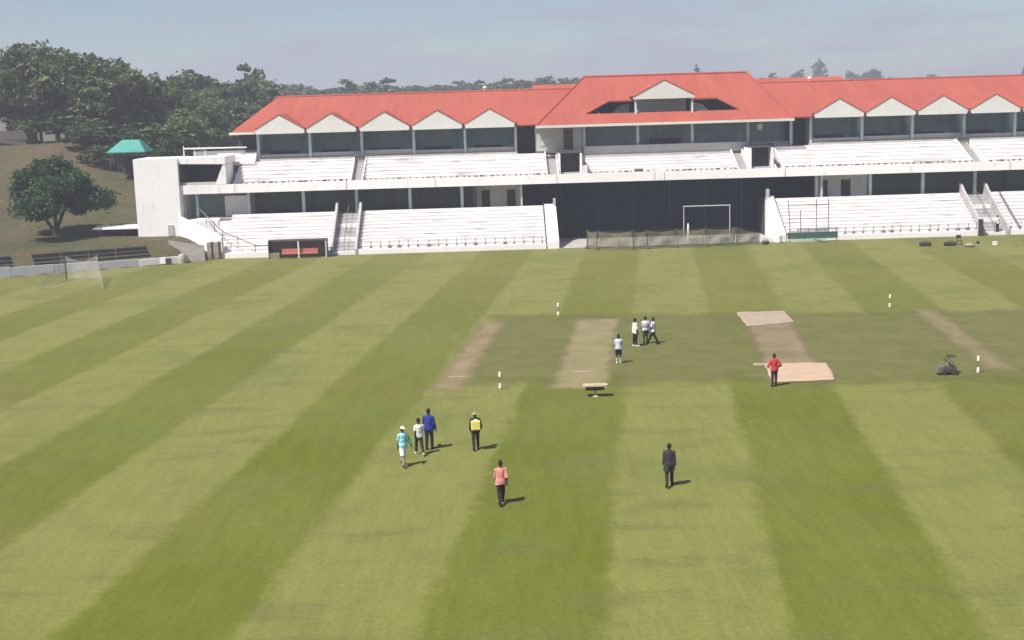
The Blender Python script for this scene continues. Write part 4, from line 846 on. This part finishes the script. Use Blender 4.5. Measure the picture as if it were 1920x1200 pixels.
# mower
mw = empty('mower', (24.0, 68.0, 0), 'dark grass mower with a raised handle beside a marker post on the right', 'mower')
mx_, my_ = 24.0, 68.1
MB().px([(my_ - 0.32, 0.16), (my_ + 0.32, 0.16), (my_ + 0.3, 0.42), (my_ - 0.1, 0.5), (my_ - 0.3, 0.36)], mx_ - 0.34, mx_ + 0.4).build('deck', mat('mower_dark', (0.05, 0.047, 0.035), 0.5, 0.2, 2), mw)
MB().lathe((mx_ + 0.1, my_, 0.44), [(0.17, 0), (0.19, 0.05), (0.17, 0.22), (0.06, 0.27)], 12).build('engine', mat('mower_grey', (0.2, 0.19, 0.17), 0.45, 0.15, 2), mw)
MB().py([(mx_ - 0.62, 0.12), (mx_ - 0.28, 0.1), (mx_ - 0.26, 0.5), (mx_ - 0.5, 0.46)], my_ - 0.3, my_ + 0.3).build('grass_box', mat('mower_box', (0.13, 0.12, 0.095), 0.7, 0.2, 2), mw)
MB().tube((mx_ - 0.3, my_ - 0.34, 0.14), (mx_ - 0.3, my_ + 0.34, 0.14), 0.14, 0.14, 12).build('roller', DARKMETAL, mw)
for yy in (-0.36, 0.36): MB().tube((mx_ + 0.25, my_ + yy - 0.03, 0.15), (mx_ + 0.25, my_ + yy + 0.03, 0.15), 0.15, 0.15, 12).build('wheel', DARKMETAL, mw)
for yy in (-0.22, 0.22): MB().path([(mx_ + 0.3, my_ + yy, 0.4), (mx_ - 0.12, my_ + yy, 0.75), (mx_ + 0.0, my_ + yy, 0.98), (mx_ + 0.35, my_ + yy, 1.0)], 0.025).build('handle_arm', DARKMETAL, mw)
MB().tube((mx_ + 0.33, my_ - 0.26, 1.0), (mx_ + 0.33, my_ + 0.26, 1.0), 0.035, 0.035, 8).box(mx_ - 0.05, mx_ + 0.33, my_ - 0.2, my_ + 0.2, 0.97, 1.03).build('handle_bar', DARKMETAL, mw)
# kit bags far right
KIT = mat('kit_bag_black', (0.03, 0.032, 0.02), 0.7, 0.2, 2); KITG = mat('kit_grey_green', (0.27, 0.29, 0.2), 0.8, 0.15, 2)
for x, y, ln, lab in ((42.0, 126.4, 1.05, 'long black kit bag lying apart at the left of the kit by the right terrace'), (44.3, 126.0, 1.1, 'long black kit bag next to the seated kit pile by the right terrace')):
    e = empty('kit_bag', (x, y, 0), lab, 'kit bag', 'kit bags on the grass by the right terrace')
    MB().px([(y - 0.2, 0), (y + 0.2, 0), (y + 0.24, 0.2), (y + 0.14, 0.38), (y - 0.14, 0.38), (y - 0.24, 0.2)], x - ln / 2, x + ln / 2).build('bag_body', KIT, e)
    MB().path([(x - 0.25, y, 0.38), (x - 0.15, y, 0.5), (x + 0.15, y, 0.5), (x + 0.25, y, 0.38)], 0.025).build('strap', DARKMETAL, e)
e = empty('folding_chair', (45.4, 126.6, 0), 'dark folding chair tilted above the black kit bag by the right terrace', 'chair')
for xx in (-0.22, 0.22): MB().tube((45.4 + xx, 126.3, 0), (45.4 + xx, 126.9, 0.85), 0.025, 0.025, 6).build('leg', DARKMETAL, e); MB().tube((45.4 + xx, 126.9, 0), (45.4 + xx, 126.35, 0.45), 0.025, 0.025, 6).build('leg', DARKMETAL, e)
MB().box(45.16, 45.64, 126.35, 126.75, 0.42, 0.46).build('seat', DARKMETAL, e); MB().box(45.16, 45.64, 126.78, 126.84, 0.6, 0.95).build('backrest', DARKMETAL, e)
e = empty('grey_sack', (45.7, 124.6, 0), 'pale grey-green sack on the grass right of the folding chair', 'sack'); MB().ell((45.7, 124.6, 0.17), 0.5, 0.35, 0.2).build('sack_body', KITG, e, smooth=True); MB().lathe((46.1, 124.6, 0.2), [(0.1, 0), (0.05, 0.1), (0.09, 0.18)], 8).build('sack_neck', KITG, e)
e = empty('helmet', (46.9, 125.6, 0), 'small dark helmet on a pale pad right of the grey sack', 'helmet'); MB().ell((46.9, 125.6, 0.3), 0.17, 0.2, 0.17).build('shell', KIT, e, smooth=True); MB().box(46.72, 47.2, 125.2, 125.8, 0.0, 0.13).build('pad', KITG, e)
e = empty('cool_box', (48.4, 125.2, 0), 'small white cool box farthest right on the grass by the terrace', 'cool box'); MB().box(48.2, 48.6, 125.05, 125.35, 0, 0.28).build('case', WMETAL, e, bevel=0.03); MB().box(48.18, 48.62, 125.03, 125.37, 0.285, 0.36).build('lid', WMETAL, e, bevel=0.02)
e = empty('bat', (49.6, 124.0, 0), 'cricket bat lying flat right of the white cool box', 'bat'); MB().box(49.3, 49.85, 123.95, 124.06, 0.0, 0.05).build('blade', mat('bat_wood', (0.3, 0.26, 0.17), 0.6, 0.1, 2), e, bevel=0.012); MB().tube((49.85, 124.0, 0.03), (50.15, 124.0, 0.03), 0.02, 0.02, 8).build('grip', KIT, e)

# ------------------------------------------------------------------ people
SKIN = mat('skin', (0.06, 0.036, 0.025), 0.55, 0.1, 3); HAIR = mat('hair', (0.008, 0.007, 0.007), 0.8, 0.1, 6)
EYE = mat('eye_white', (0.6, 0.58, 0.55), 0.3, 0.0, 1); LIP = mat('lips', (0.075, 0.03, 0.025), 0.5, 0.05, 2)
def rx(v, a): c, s = math.cos(a), math.sin(a); return Vector((v.x, v.y * c - v.z * s, v.y * s + v.z * c))
def person(label, loc, yaw, h, pose, wear, group=None, lean=0.0):
    """facing -Y at yaw 0; pose: per side (thigh fwd, knee bend, arm fwd, arm out, elbow bend) in degrees, wear: list of garments"""
    k = h / 1.75; rad = math.radians
    mb = MB(); bones = []
    def cap(a, b, r0, r1, tagn):
        mb.tube(a, b, r0, r1, 12); mb.ell(a, r0, r0, r0, 12, 8); mb.ell(b, r1, r1, r1, 12, 8); bones.append((tagn, Vector(a), Vector(b)))
    rings = [(0.80, .10, .085), (0.86, .165, .115), (0.94, .172, .122), (1.06, .145, .108), (1.20, .165, .118), (1.33, .178, .118), (1.41, .15, .098), (1.455, .085, .07), (1.475, .05, .05)]
    L = Matrix.Rotation(rad(lean), 3, 'X'); piv = Vector((0, 0, 0.9))
    T = lambda p: piv + L @ (Vector(p) - piv)
    n = 16; vs = []; fs = []
    for z, a, b in rings:
        for i in range(n): t = 2 * math.pi * i / n; vs.append(T((a * math.cos(t), b * math.sin(t), z)))
    for j in range(len(rings) - 1):
        for i in range(n): fs.append((j * n + i, j * n + (i + 1) % n, (j + 1) * n + (i + 1) % n, (j + 1) * n + i))
    fs += [tuple(range(n))[::-1], tuple(range((len(rings) - 1) * n, len(rings) * n))]; mb.add(vs, fs)
    bones.append(('pelvis', T((0, 0, 0.84)), T((0, 0, 0.98)))); bones.append(('torso', T((0, 0, 1.0)), T((0, 0, 1.4))))
    bones += [('torso', T((-.14, 0, 1.05)), T((-.14, 0, 1.36))), ('torso', T((.14, 0, 1.05)), T((.14, 0, 1.36)))]
    cap(T((0, 0.01, 1.42)), T((0, 0, 1.54)), .055, .052, 'neck')
    hc = T((0, -0.012, 1.635)); mb.ell(hc, .077, .097, .115, 16, 12); mb.ell(hc + Vector((0, -.035, -.055)), .052, .06, .062, 12, 8); bones.append(('head', hc, hc + Vector((0, 0, 0.04))))
    mb.ell(hc + Vector((0, -.098, -.018)), .014, .02, .022, 8, 6)
    for s in (-1, 1): mb.ell(hc + Vector((s * .079, .006, -.01)), .012, .02, .03, 8, 6)
    feet = []
    for s, key in ((-1, 'R'), (1, 'L')):
        th, kn, af, ao, el = [rad(v) for v in pose[key]]
        hip_ = T((s * .088, 0, .88)); kd = rx(Vector((s * 0.015, 0, -.42)), -th); knee = hip_ + kd
        ad = rx(Vector((0, 0, -.40)), -th + kn); ank = knee + ad
        cap(hip_, knee, .086, .058, 'thigh' + key); cap(knee, ank, .056, .036, 'shin' + key); mb.ell(knee + ad * 0.3 + Vector((0, .012, 0)), .05, .052, .11, 10, 8)
        fa = -th + kn * 0.6 if kn > rad(25) else 0.0
        toe = ank + rx(Vector((s * .03, -.165, -.055)), fa * 0.8); heel = ank + rx(Vector((0, .04, -.045)), fa * 0.8); cap(heel, toe, .042, .032, 'foot' + key); mb.tube(ank, heel, .036, .042, 10); feet.append(min(toe.z - .032, heel.z - .042))
        sh = T((s * .172, 0, 1.375)); ud = L @ rx(Vector((math.sin(ao) * s, 0, -math.cos(ao))) * .285, -af); elb = sh + ud
        inw = pose.get('inward', 0.25); fd = L @ rx(Vector((s * (math.sin(ao) - inw * math.sin(el)), 0, -math.cos(ao))).normalized() * .25, -(af + el)); wr = elb + fd
        cap(sh, elb, .054, .042, 'arm' + key); cap(elb, wr, .041, .028, 'fore' + key)
        d = fd.normalized(); side = d.cross(Vector((s, 0, 0))).normalized(); out_ = side.cross(d).normalized()   # side: across the palm
        palm = wr + d * .05; mb.ell(palm, .028, .036, .05, 10, 8); bones.append(('hand' + key, wr, wr + d * .16))
        for f_, ln in zip((-.027, -.009, .009, .026), (.062, .075, .078, .06)):
            a = wr + d * .085 + side * f_; m_ = a + d * ln * .6 - out_ * s * .012; e_ = m_ + d * ln * .4 - out_ * s * .02
            mb.tube(wr + d * .04 + side * f_ * .8, a, .011, .0105, 6); mb.tube(a, m_, .0105, .0095, 6); mb.tube(m_, e_, .0095, .008, 6)
        a = wr + d * .03 + side * -.03; m_ = a + d * .035 - side * .028; mb.tube(wr + d * .02, a, .014, .014, 6); mb.tube(a, m_, .014, .0115, 6); mb.tube(m_, m_ + d * .035 - side * .004, .0115, .009, 6)
    dz = -min(feet)
    tmp = mb.build('tmp_body', SKIN, local=True)
    rm_ = tmp.modifiers.new('r', 'REMESH'); rm_.mode = 'VOXEL'; rm_.voxel_size = 0.0125; rm_.use_smooth_shade = True
    smo = tmp.modifiers.new('s', 'SMOOTH'); smo.iterations = 2; smo.factor = 0.5
    dg = bpy.context.evaluated_depsgraph_get(); me = bpy.data.meshes.new_from_object(tmp.evaluated_get(dg)); bpy.data.objects.remove(tmp)
    nv = len(me.vertices); co = np.empty(nv * 3); me.vertices.foreach_get('co', co); co = co.reshape(-1, 3)
    no = np.empty(nv * 3); me.vertices.foreach_get('normal', no); no = no.reshape(-1, 3)
    polys = [tuple(p.vertices) for p in me.polygons]
    best = np.full(nv, 1e9); lab = np.zeros(nv, int); par = np.zeros(nv); names = [b[0] for b in bones]
    for bi, (nm, a, b) in enumerate(bones):
        a = np.array(a); b = np.array(b); ab = b - a; t = np.clip(((co - a) @ ab) / (ab @ ab), 0, 1); dd = np.linalg.norm(co - (a + t[:, None] * ab), axis=1)
        if nm in ('torso', 'pelvis'): dd = dd - 0.05
        if nm == 'head': dd = dd - 0.06
        u = dd < best; best[u] = dd[u]; lab[u] = bi; par[u] = t[u]
    nm_arr = np.array(names)[lab]; rootloc = Vector(loc)
    e = bpy.data.objects.new('person', None); COL.objects.link(e); e.location = loc; e.rotation_euler = (0, 0, yaw); ORG[e.name] = rootloc
    tag(e, label, 'person', group)
    def mk(name, verts, faces, m, smooth=True):
        q = bpy.data.meshes.new(name); q.from_pydata([((x) * k, (y) * k, (z + dz) * k) for x, y, z in verts], [], faces); q.materials.append(m)
        if smooth: q.polygons.foreach_set('use_smooth', [True] * len(q.polygons))
        o = bpy.data.objects.new(name, q); COL.objects.link(o); o.parent = e; return o
    body = mk('body', co, polys, SKIN); body.data.materials.append(EYE); body.data.materials.append(LIP)
    cen = np.array([co[list(p)].mean(0) for p in polys]); mi = np.zeros(len(polys), int)
    for s in (-1, 1): mi[np.linalg.norm(cen - np.array(hc + Vector((s * .03, -.087, .012))), axis=1) < .014] = 1
    mi[(np.abs(cen[:, 0] - hc.x) < .026) & (np.abs(cen[:, 2] - hc.z + .062) < .008) & (cen[:, 1] < hc.y - .06)] = 2
    body.data.polygons.foreach_set('material_index', mi)
    rng = np.random.default_rng(int(abs(loc[0] * 100)) + 5); wob = np.array([noise.noise(Vector((p[0] * 9, p[1] * 9, p[2] * 7 + loc[0]))) for p in co])
    Ti = L.transposed(); tco = (co - np.array(piv)) @ np.array(Ti).T + np.array(piv)      # torso-frame coordinates
    def shell(name, keep, off, m, flare=0.0, zflare=1.2):
        idx = np.where(keep)[0]; mp_ = -np.ones(nv, int); mp_[idx] = np.arange(len(idx))
        F = [tuple(int(mp_[i]) for i in p) for p in polys if all(keep[i] for i in p)]
        o_ = off + 0.012 * wob[idx] + flare * np.clip(zflare - tco[idx, 2], 0, 1)
        ob = mk(name, co[idx] + no[idx] * o_[:, None], F, m)
        md = ob.modifiers.new('t', 'SOLIDIFY'); md.thickness = 0.008; md.offset = -1; return ob
    for g_ in wear:
        kind, colr = g_[0], g_[1]; m = mat('cloth_' + '_'.join('%02d' % int(c * 99) for c in colr), colr, 0.85, 0.12, 7, 0.25, 14, spec=0.15)
        tors = np.isin(nm_arr, ['torso', 'pelvis']); z = tco[:, 2]; arms = np.isin(nm_arr, ['armL', 'armR']); fore = np.isin(nm_arr, ['foreL', 'foreR']); thigh = np.isin(nm_arr, ['thighL', 'thighR']); shin = np.isin(nm_arr, ['shinL', 'shinR'])
        nk = (z < 1.462)
        if kind == 'tshirt': shell('shirt', nk & ((tors & (z > .86)) | (thigh & (z > .84)) | (arms & (par < .78))), .016, m, .05, 1.25)
        elif kind == 'shirt': shell('shirt', nk & ((tors & (z > .84)) | (thigh & (z > .80)) | arms | (fore & (par < .15))), .022, m, .09, 1.3)
        elif kind == 'jacket': shell('jacket', ((z < 1.475) & (tors | (np.array(nm_arr == 'neck') & (par < .3)))  & (z > .84)) | (thigh & (z > .80)) | arms | (fore & (par < .95)), .026, m, .05, 1.3)
        elif kind == 'coat': shell('coat', ((z < 1.475) & tors) | (thigh & (par < .62)) | arms | (fore & (par < .95)), .03, m, .06, 1.3)
        elif kind == 'trousers': shell('trousers', (np.array(nm_arr == 'pelvis')) | (tors & (z < .98)) | thigh | (shin & (par < .93)), .013, m, .012, .9)
        elif kind == 'shorts': shell('shorts', (np.array(nm_arr == 'pelvis')) | (tors & (z < .98)) | (thigh & (par < (g_[2] if len(g_) > 2 else .85))), .018, m, .05, .95)
        elif kind == 'band': shell('shirt_band', tors & (z > 1.02) & (z < 1.26), .036, m, .05, 1.25)
        elif kind == 'socks': shell('socks', shin & (par > .3), .007, m)
        elif kind == 'sleeve': shell('sleeve', np.isin(nm_arr, ['armL', 'foreL']) & ((nm_arr == 'armL') | (par < .9)), .03, m)
        elif kind == 'shoes':
            for s in 'LR': shell('shoe', (nm_arr == 'foot' + s) | ((nm_arr == 'shin' + s) & (par > .95)), .01, m)
        elif kind == 'hair': shell('hair', (nm_arr == 'head') & ((co[:, 2] > hc.z + .055) | ((co[:, 1] > hc.y + .01) & (co[:, 2] > hc.z - .05))), .012, HAIR)
        elif kind in ('cap', 'hat'):
            shell('hair', (nm_arr == 'head') & (co[:, 1] > hc.y + .01) & (co[:, 2] > hc.z - .05) & (co[:, 2] < hc.z + .06), .01, HAIR)
            c_ = shell('cap' if kind == 'cap' else 'sun_hat', (nm_arr == 'head') & (co[:, 2] > hc.z + .03), .02, m)
            q = MB()
            if kind == 'hat': q.lathe((hc.x, hc.y, hc.z + .03), [(.09, 0.005), (.17, -.025), (.175, -.015), (.1, .02)], 18)
            else: q.pz([(-.075, -.07), (-.06, -.17), (0, -.195), (.06, -.17), (.075, -.07)], .03, .042); q.v = [(x + hc.x, y + hc.y, z_ + hc.z) for x, y, z_ in q.v]
            mk('brim', q.v, q.f, m, False).parent = c_
    return e
def P(R=(0, 0, 0, 8, 8), L=(0, 0, 0, 8, 8), **kw): d = dict(R=R, L=L); d.update(kw); return d
walk2 = P((-16, 24, 18, 5, 20), (20, 6, -16, 5, 14)); stand = P((3, 2, 2, 5, 12), (-3, 2, -6, 5, 12))
BLK = (0.012, 0.011, 0.012)
PI = math.pi
person('person in cyan shirt and white cap with a green sleeve, white shorts, walking left', (-4.29, 53.4, 0), 0.55, 1.76, P((20, 6, -12, 6, 15), (-16, 18, 16, 14, 22)),
       [('trousers', (0.30, 0.26, 0.20)), ('shorts', (0.72, 0.74, 0.72), .95), ('tshirt', (0.30, 0.62, 0.66)), ('sleeve', (0.02, 0.18, 0.09)), ('cap', (0.78, 0.77, 0.62)), ('shoes', (0.05, 0.045, 0.04))])
person('person in white T-shirt and dark trousers close beside the person in blue', (-3.72, 55.15, 0), PI + 0.3, 1.66, walk2, [('trousers', (0.035, 0.03, 0.026)), ('tshirt', (0.62, 0.60, 0.58)), ('hair', BLK), ('shoes', (0.4, 0.4, 0.38))])
person('tall person in royal blue jacket and dark trousers', (-3.32, 56.0, 0), PI - 0.2, 1.84, P((4, 3, 4, 10, 12), (-4, 3, 22, 10, 50)), [('trousers', (0.02, 0.024, 0.035)), ('jacket', (0.028, 0.045, 0.24)), ('hair', BLK), ('shoes', BLK)])
yl = person('person in dark clothes and tan hat carrying a yellow pack on the back', (-1.25, 55.7, 0), PI + 0.1, 1.72, P((12, 8, 6, 14, 45), (-10, 18, 2, 6, 24)), [('trousers', (0.035, 0.027, 0.022)), ('jacket', (0.04, 0.035, 0.022)), ('hat', (0.32, 0.23, 0.14)), ('shoes', (0.02, 0.018, 0.015))])
bp_ = empty('backpack', (-1.25, 55.7, 0), 'square yellow pack on the back of the person in the tan hat', 'backpack'); bp_.rotation_euler = (0, 0, 0.1)
YEL = mat('yellow_plastic', (0.74, 0.64, 0.17), 0.5, 0.04, 3)
def bx(nm, x0, x1, y0, y1, z0, z1, m, bv=0.0, par=bp_): return MB().box(x0, x1, y0, y1, z0, z1).build(nm, m, par, bevel=bv, local=True)
bx('tank', -0.2, 0.2, -0.36, -0.155, 0.97, 1.38, YEL, 0.03); bx('lid', -0.07, 0.09, -0.32, -0.2, 1.382, 1.43, WMETAL, 0.015)
for sx_ in (-0.13, 0.09): bx('strap', sx_, sx_ + 0.04, -0.17, 0.0, 1.40, 1.44, DARKMETAL)
person('person in loose pink shirt and black trousers walking in the foreground', (-0.17, 47.75, 0), PI + 0.15, 1.75, P((26, 10, -24, 8, 26), (-20, 22, 16, 4, 18)), [('trousers', (0.022, 0.018, 0.017)), ('shirt', (0.56, 0.235, 0.195)), ('hair', BLK), ('shoes', BLK)])
person('person in long dark grey coat walking alone in the right foreground', (6.47, 49.3, 0), PI - 0.1, 1.74, P((14, 6, -6, 3, 8), (-12, 26, 6, 3, 8)), [('trousers', (0.03, 0.026, 0.025)), ('coat', (0.04, 0.038, 0.04)), ('hair', (0.012, 0.012, 0.008)), ('shoes', BLK)])
person('person in pale blue shirt and black shorts beside the wide worn pitch', (6.79, 73.7, 0), PI - 0.15, 1.70, P((3, 2, 20, 6, 60), (-3, 2, 16, 6, 70), inward=.5), [('shorts', (0.016, 0.014, 0.015)), ('tshirt', (0.50, 0.53, 0.63)), ('hair', BLK), ('socks', (0.5, 0.48, 0.40)), ('shoes', (0.5, 0.48, 0.42))])
person('person in cream shirt, black trousers and white shoes at the left of the three', (8.3, 78.8, 0), PI * 0.62, 1.74, stand, [('trousers', (0.014, 0.013, 0.014)), ('shirt', (0.66, 0.64, 0.55)), ('hair', BLK), ('shoes', (0.75, 0.74, 0.68))])
person('person in white and lilac shirt and dark purple shorts, middle of the three', (9.02, 79.5, 0), PI + 0.1, 1.73, P((4, 2, 6, 6, 14), (-4, 3, 4, 6, 14)), [('shorts', (0.05, 0.033, 0.06), .9), ('tshirt', (0.66, 0.64, 0.70)), ('band', (0.36, 0.33, 0.46)), ('hair', BLK), ('shoes', (0.2, 0.18, 0.16))])
person('person in white shirt and black trousers striding at the right of the three', (9.5, 79.45, 0), PI * 1.35, 1.76, P((30, 4, -10, 8, 14), (-24, 10, 12, 8, 14)), [('trousers', (0.014, 0.013, 0.014)), ('tshirt', (0.68, 0.66, 0.70)), ('band', (0.38, 0.35, 0.47)), ('hair', BLK), ('shoes', BLK)])
person('person in red jacket with hands on hips standing at the near beige cover', (14.28, 66.45, 0), PI + 0.1, 1.73, P((4, 2, -14, 34, 70), (-4, 3, -14, 34, 70), inward=.75), [('trousers', (0.04, 0.026, 0.022)), ('jacket', (0.46, 0.05, 0.045)), ('hair', BLK), ('shoes', BLK)])
person('person in white shirt standing at the foot of the right terrace stairway', (52.2, 134.5, 0.28), PI + 0.2, 1.74, stand, [('trousers', (0.02, 0.02, 0.022)), ('tshirt', (0.76, 0.76, 0.74)), ('hair', BLK), ('shoes', BLK)])

# ------------------------------------------------------------------ haze
hz = bpy.data.materials.new('haze'); hz.use_nodes = True; n = hz.node_tree.nodes; n.clear()
ho = n.new('ShaderNodeOutputMaterial'); pv = n.new('ShaderNodeVolumePrincipled'); pv.inputs['Color'].default_value = (0.83, 0.86, 0.985, 1); pv.inputs['Density'].default_value = 0.0008; pv.inputs['Anisotropy'].default_value = 0.2
hz.node_tree.links.new(pv.outputs['Volume'], ho.inputs['Volume'])
ho_ = MB().box(-1300, 1340, -200, 1550, -2.0, 44).build('haze', hz); tag(ho_, 'thin pale haze in the air over the ground', kind='stuff')
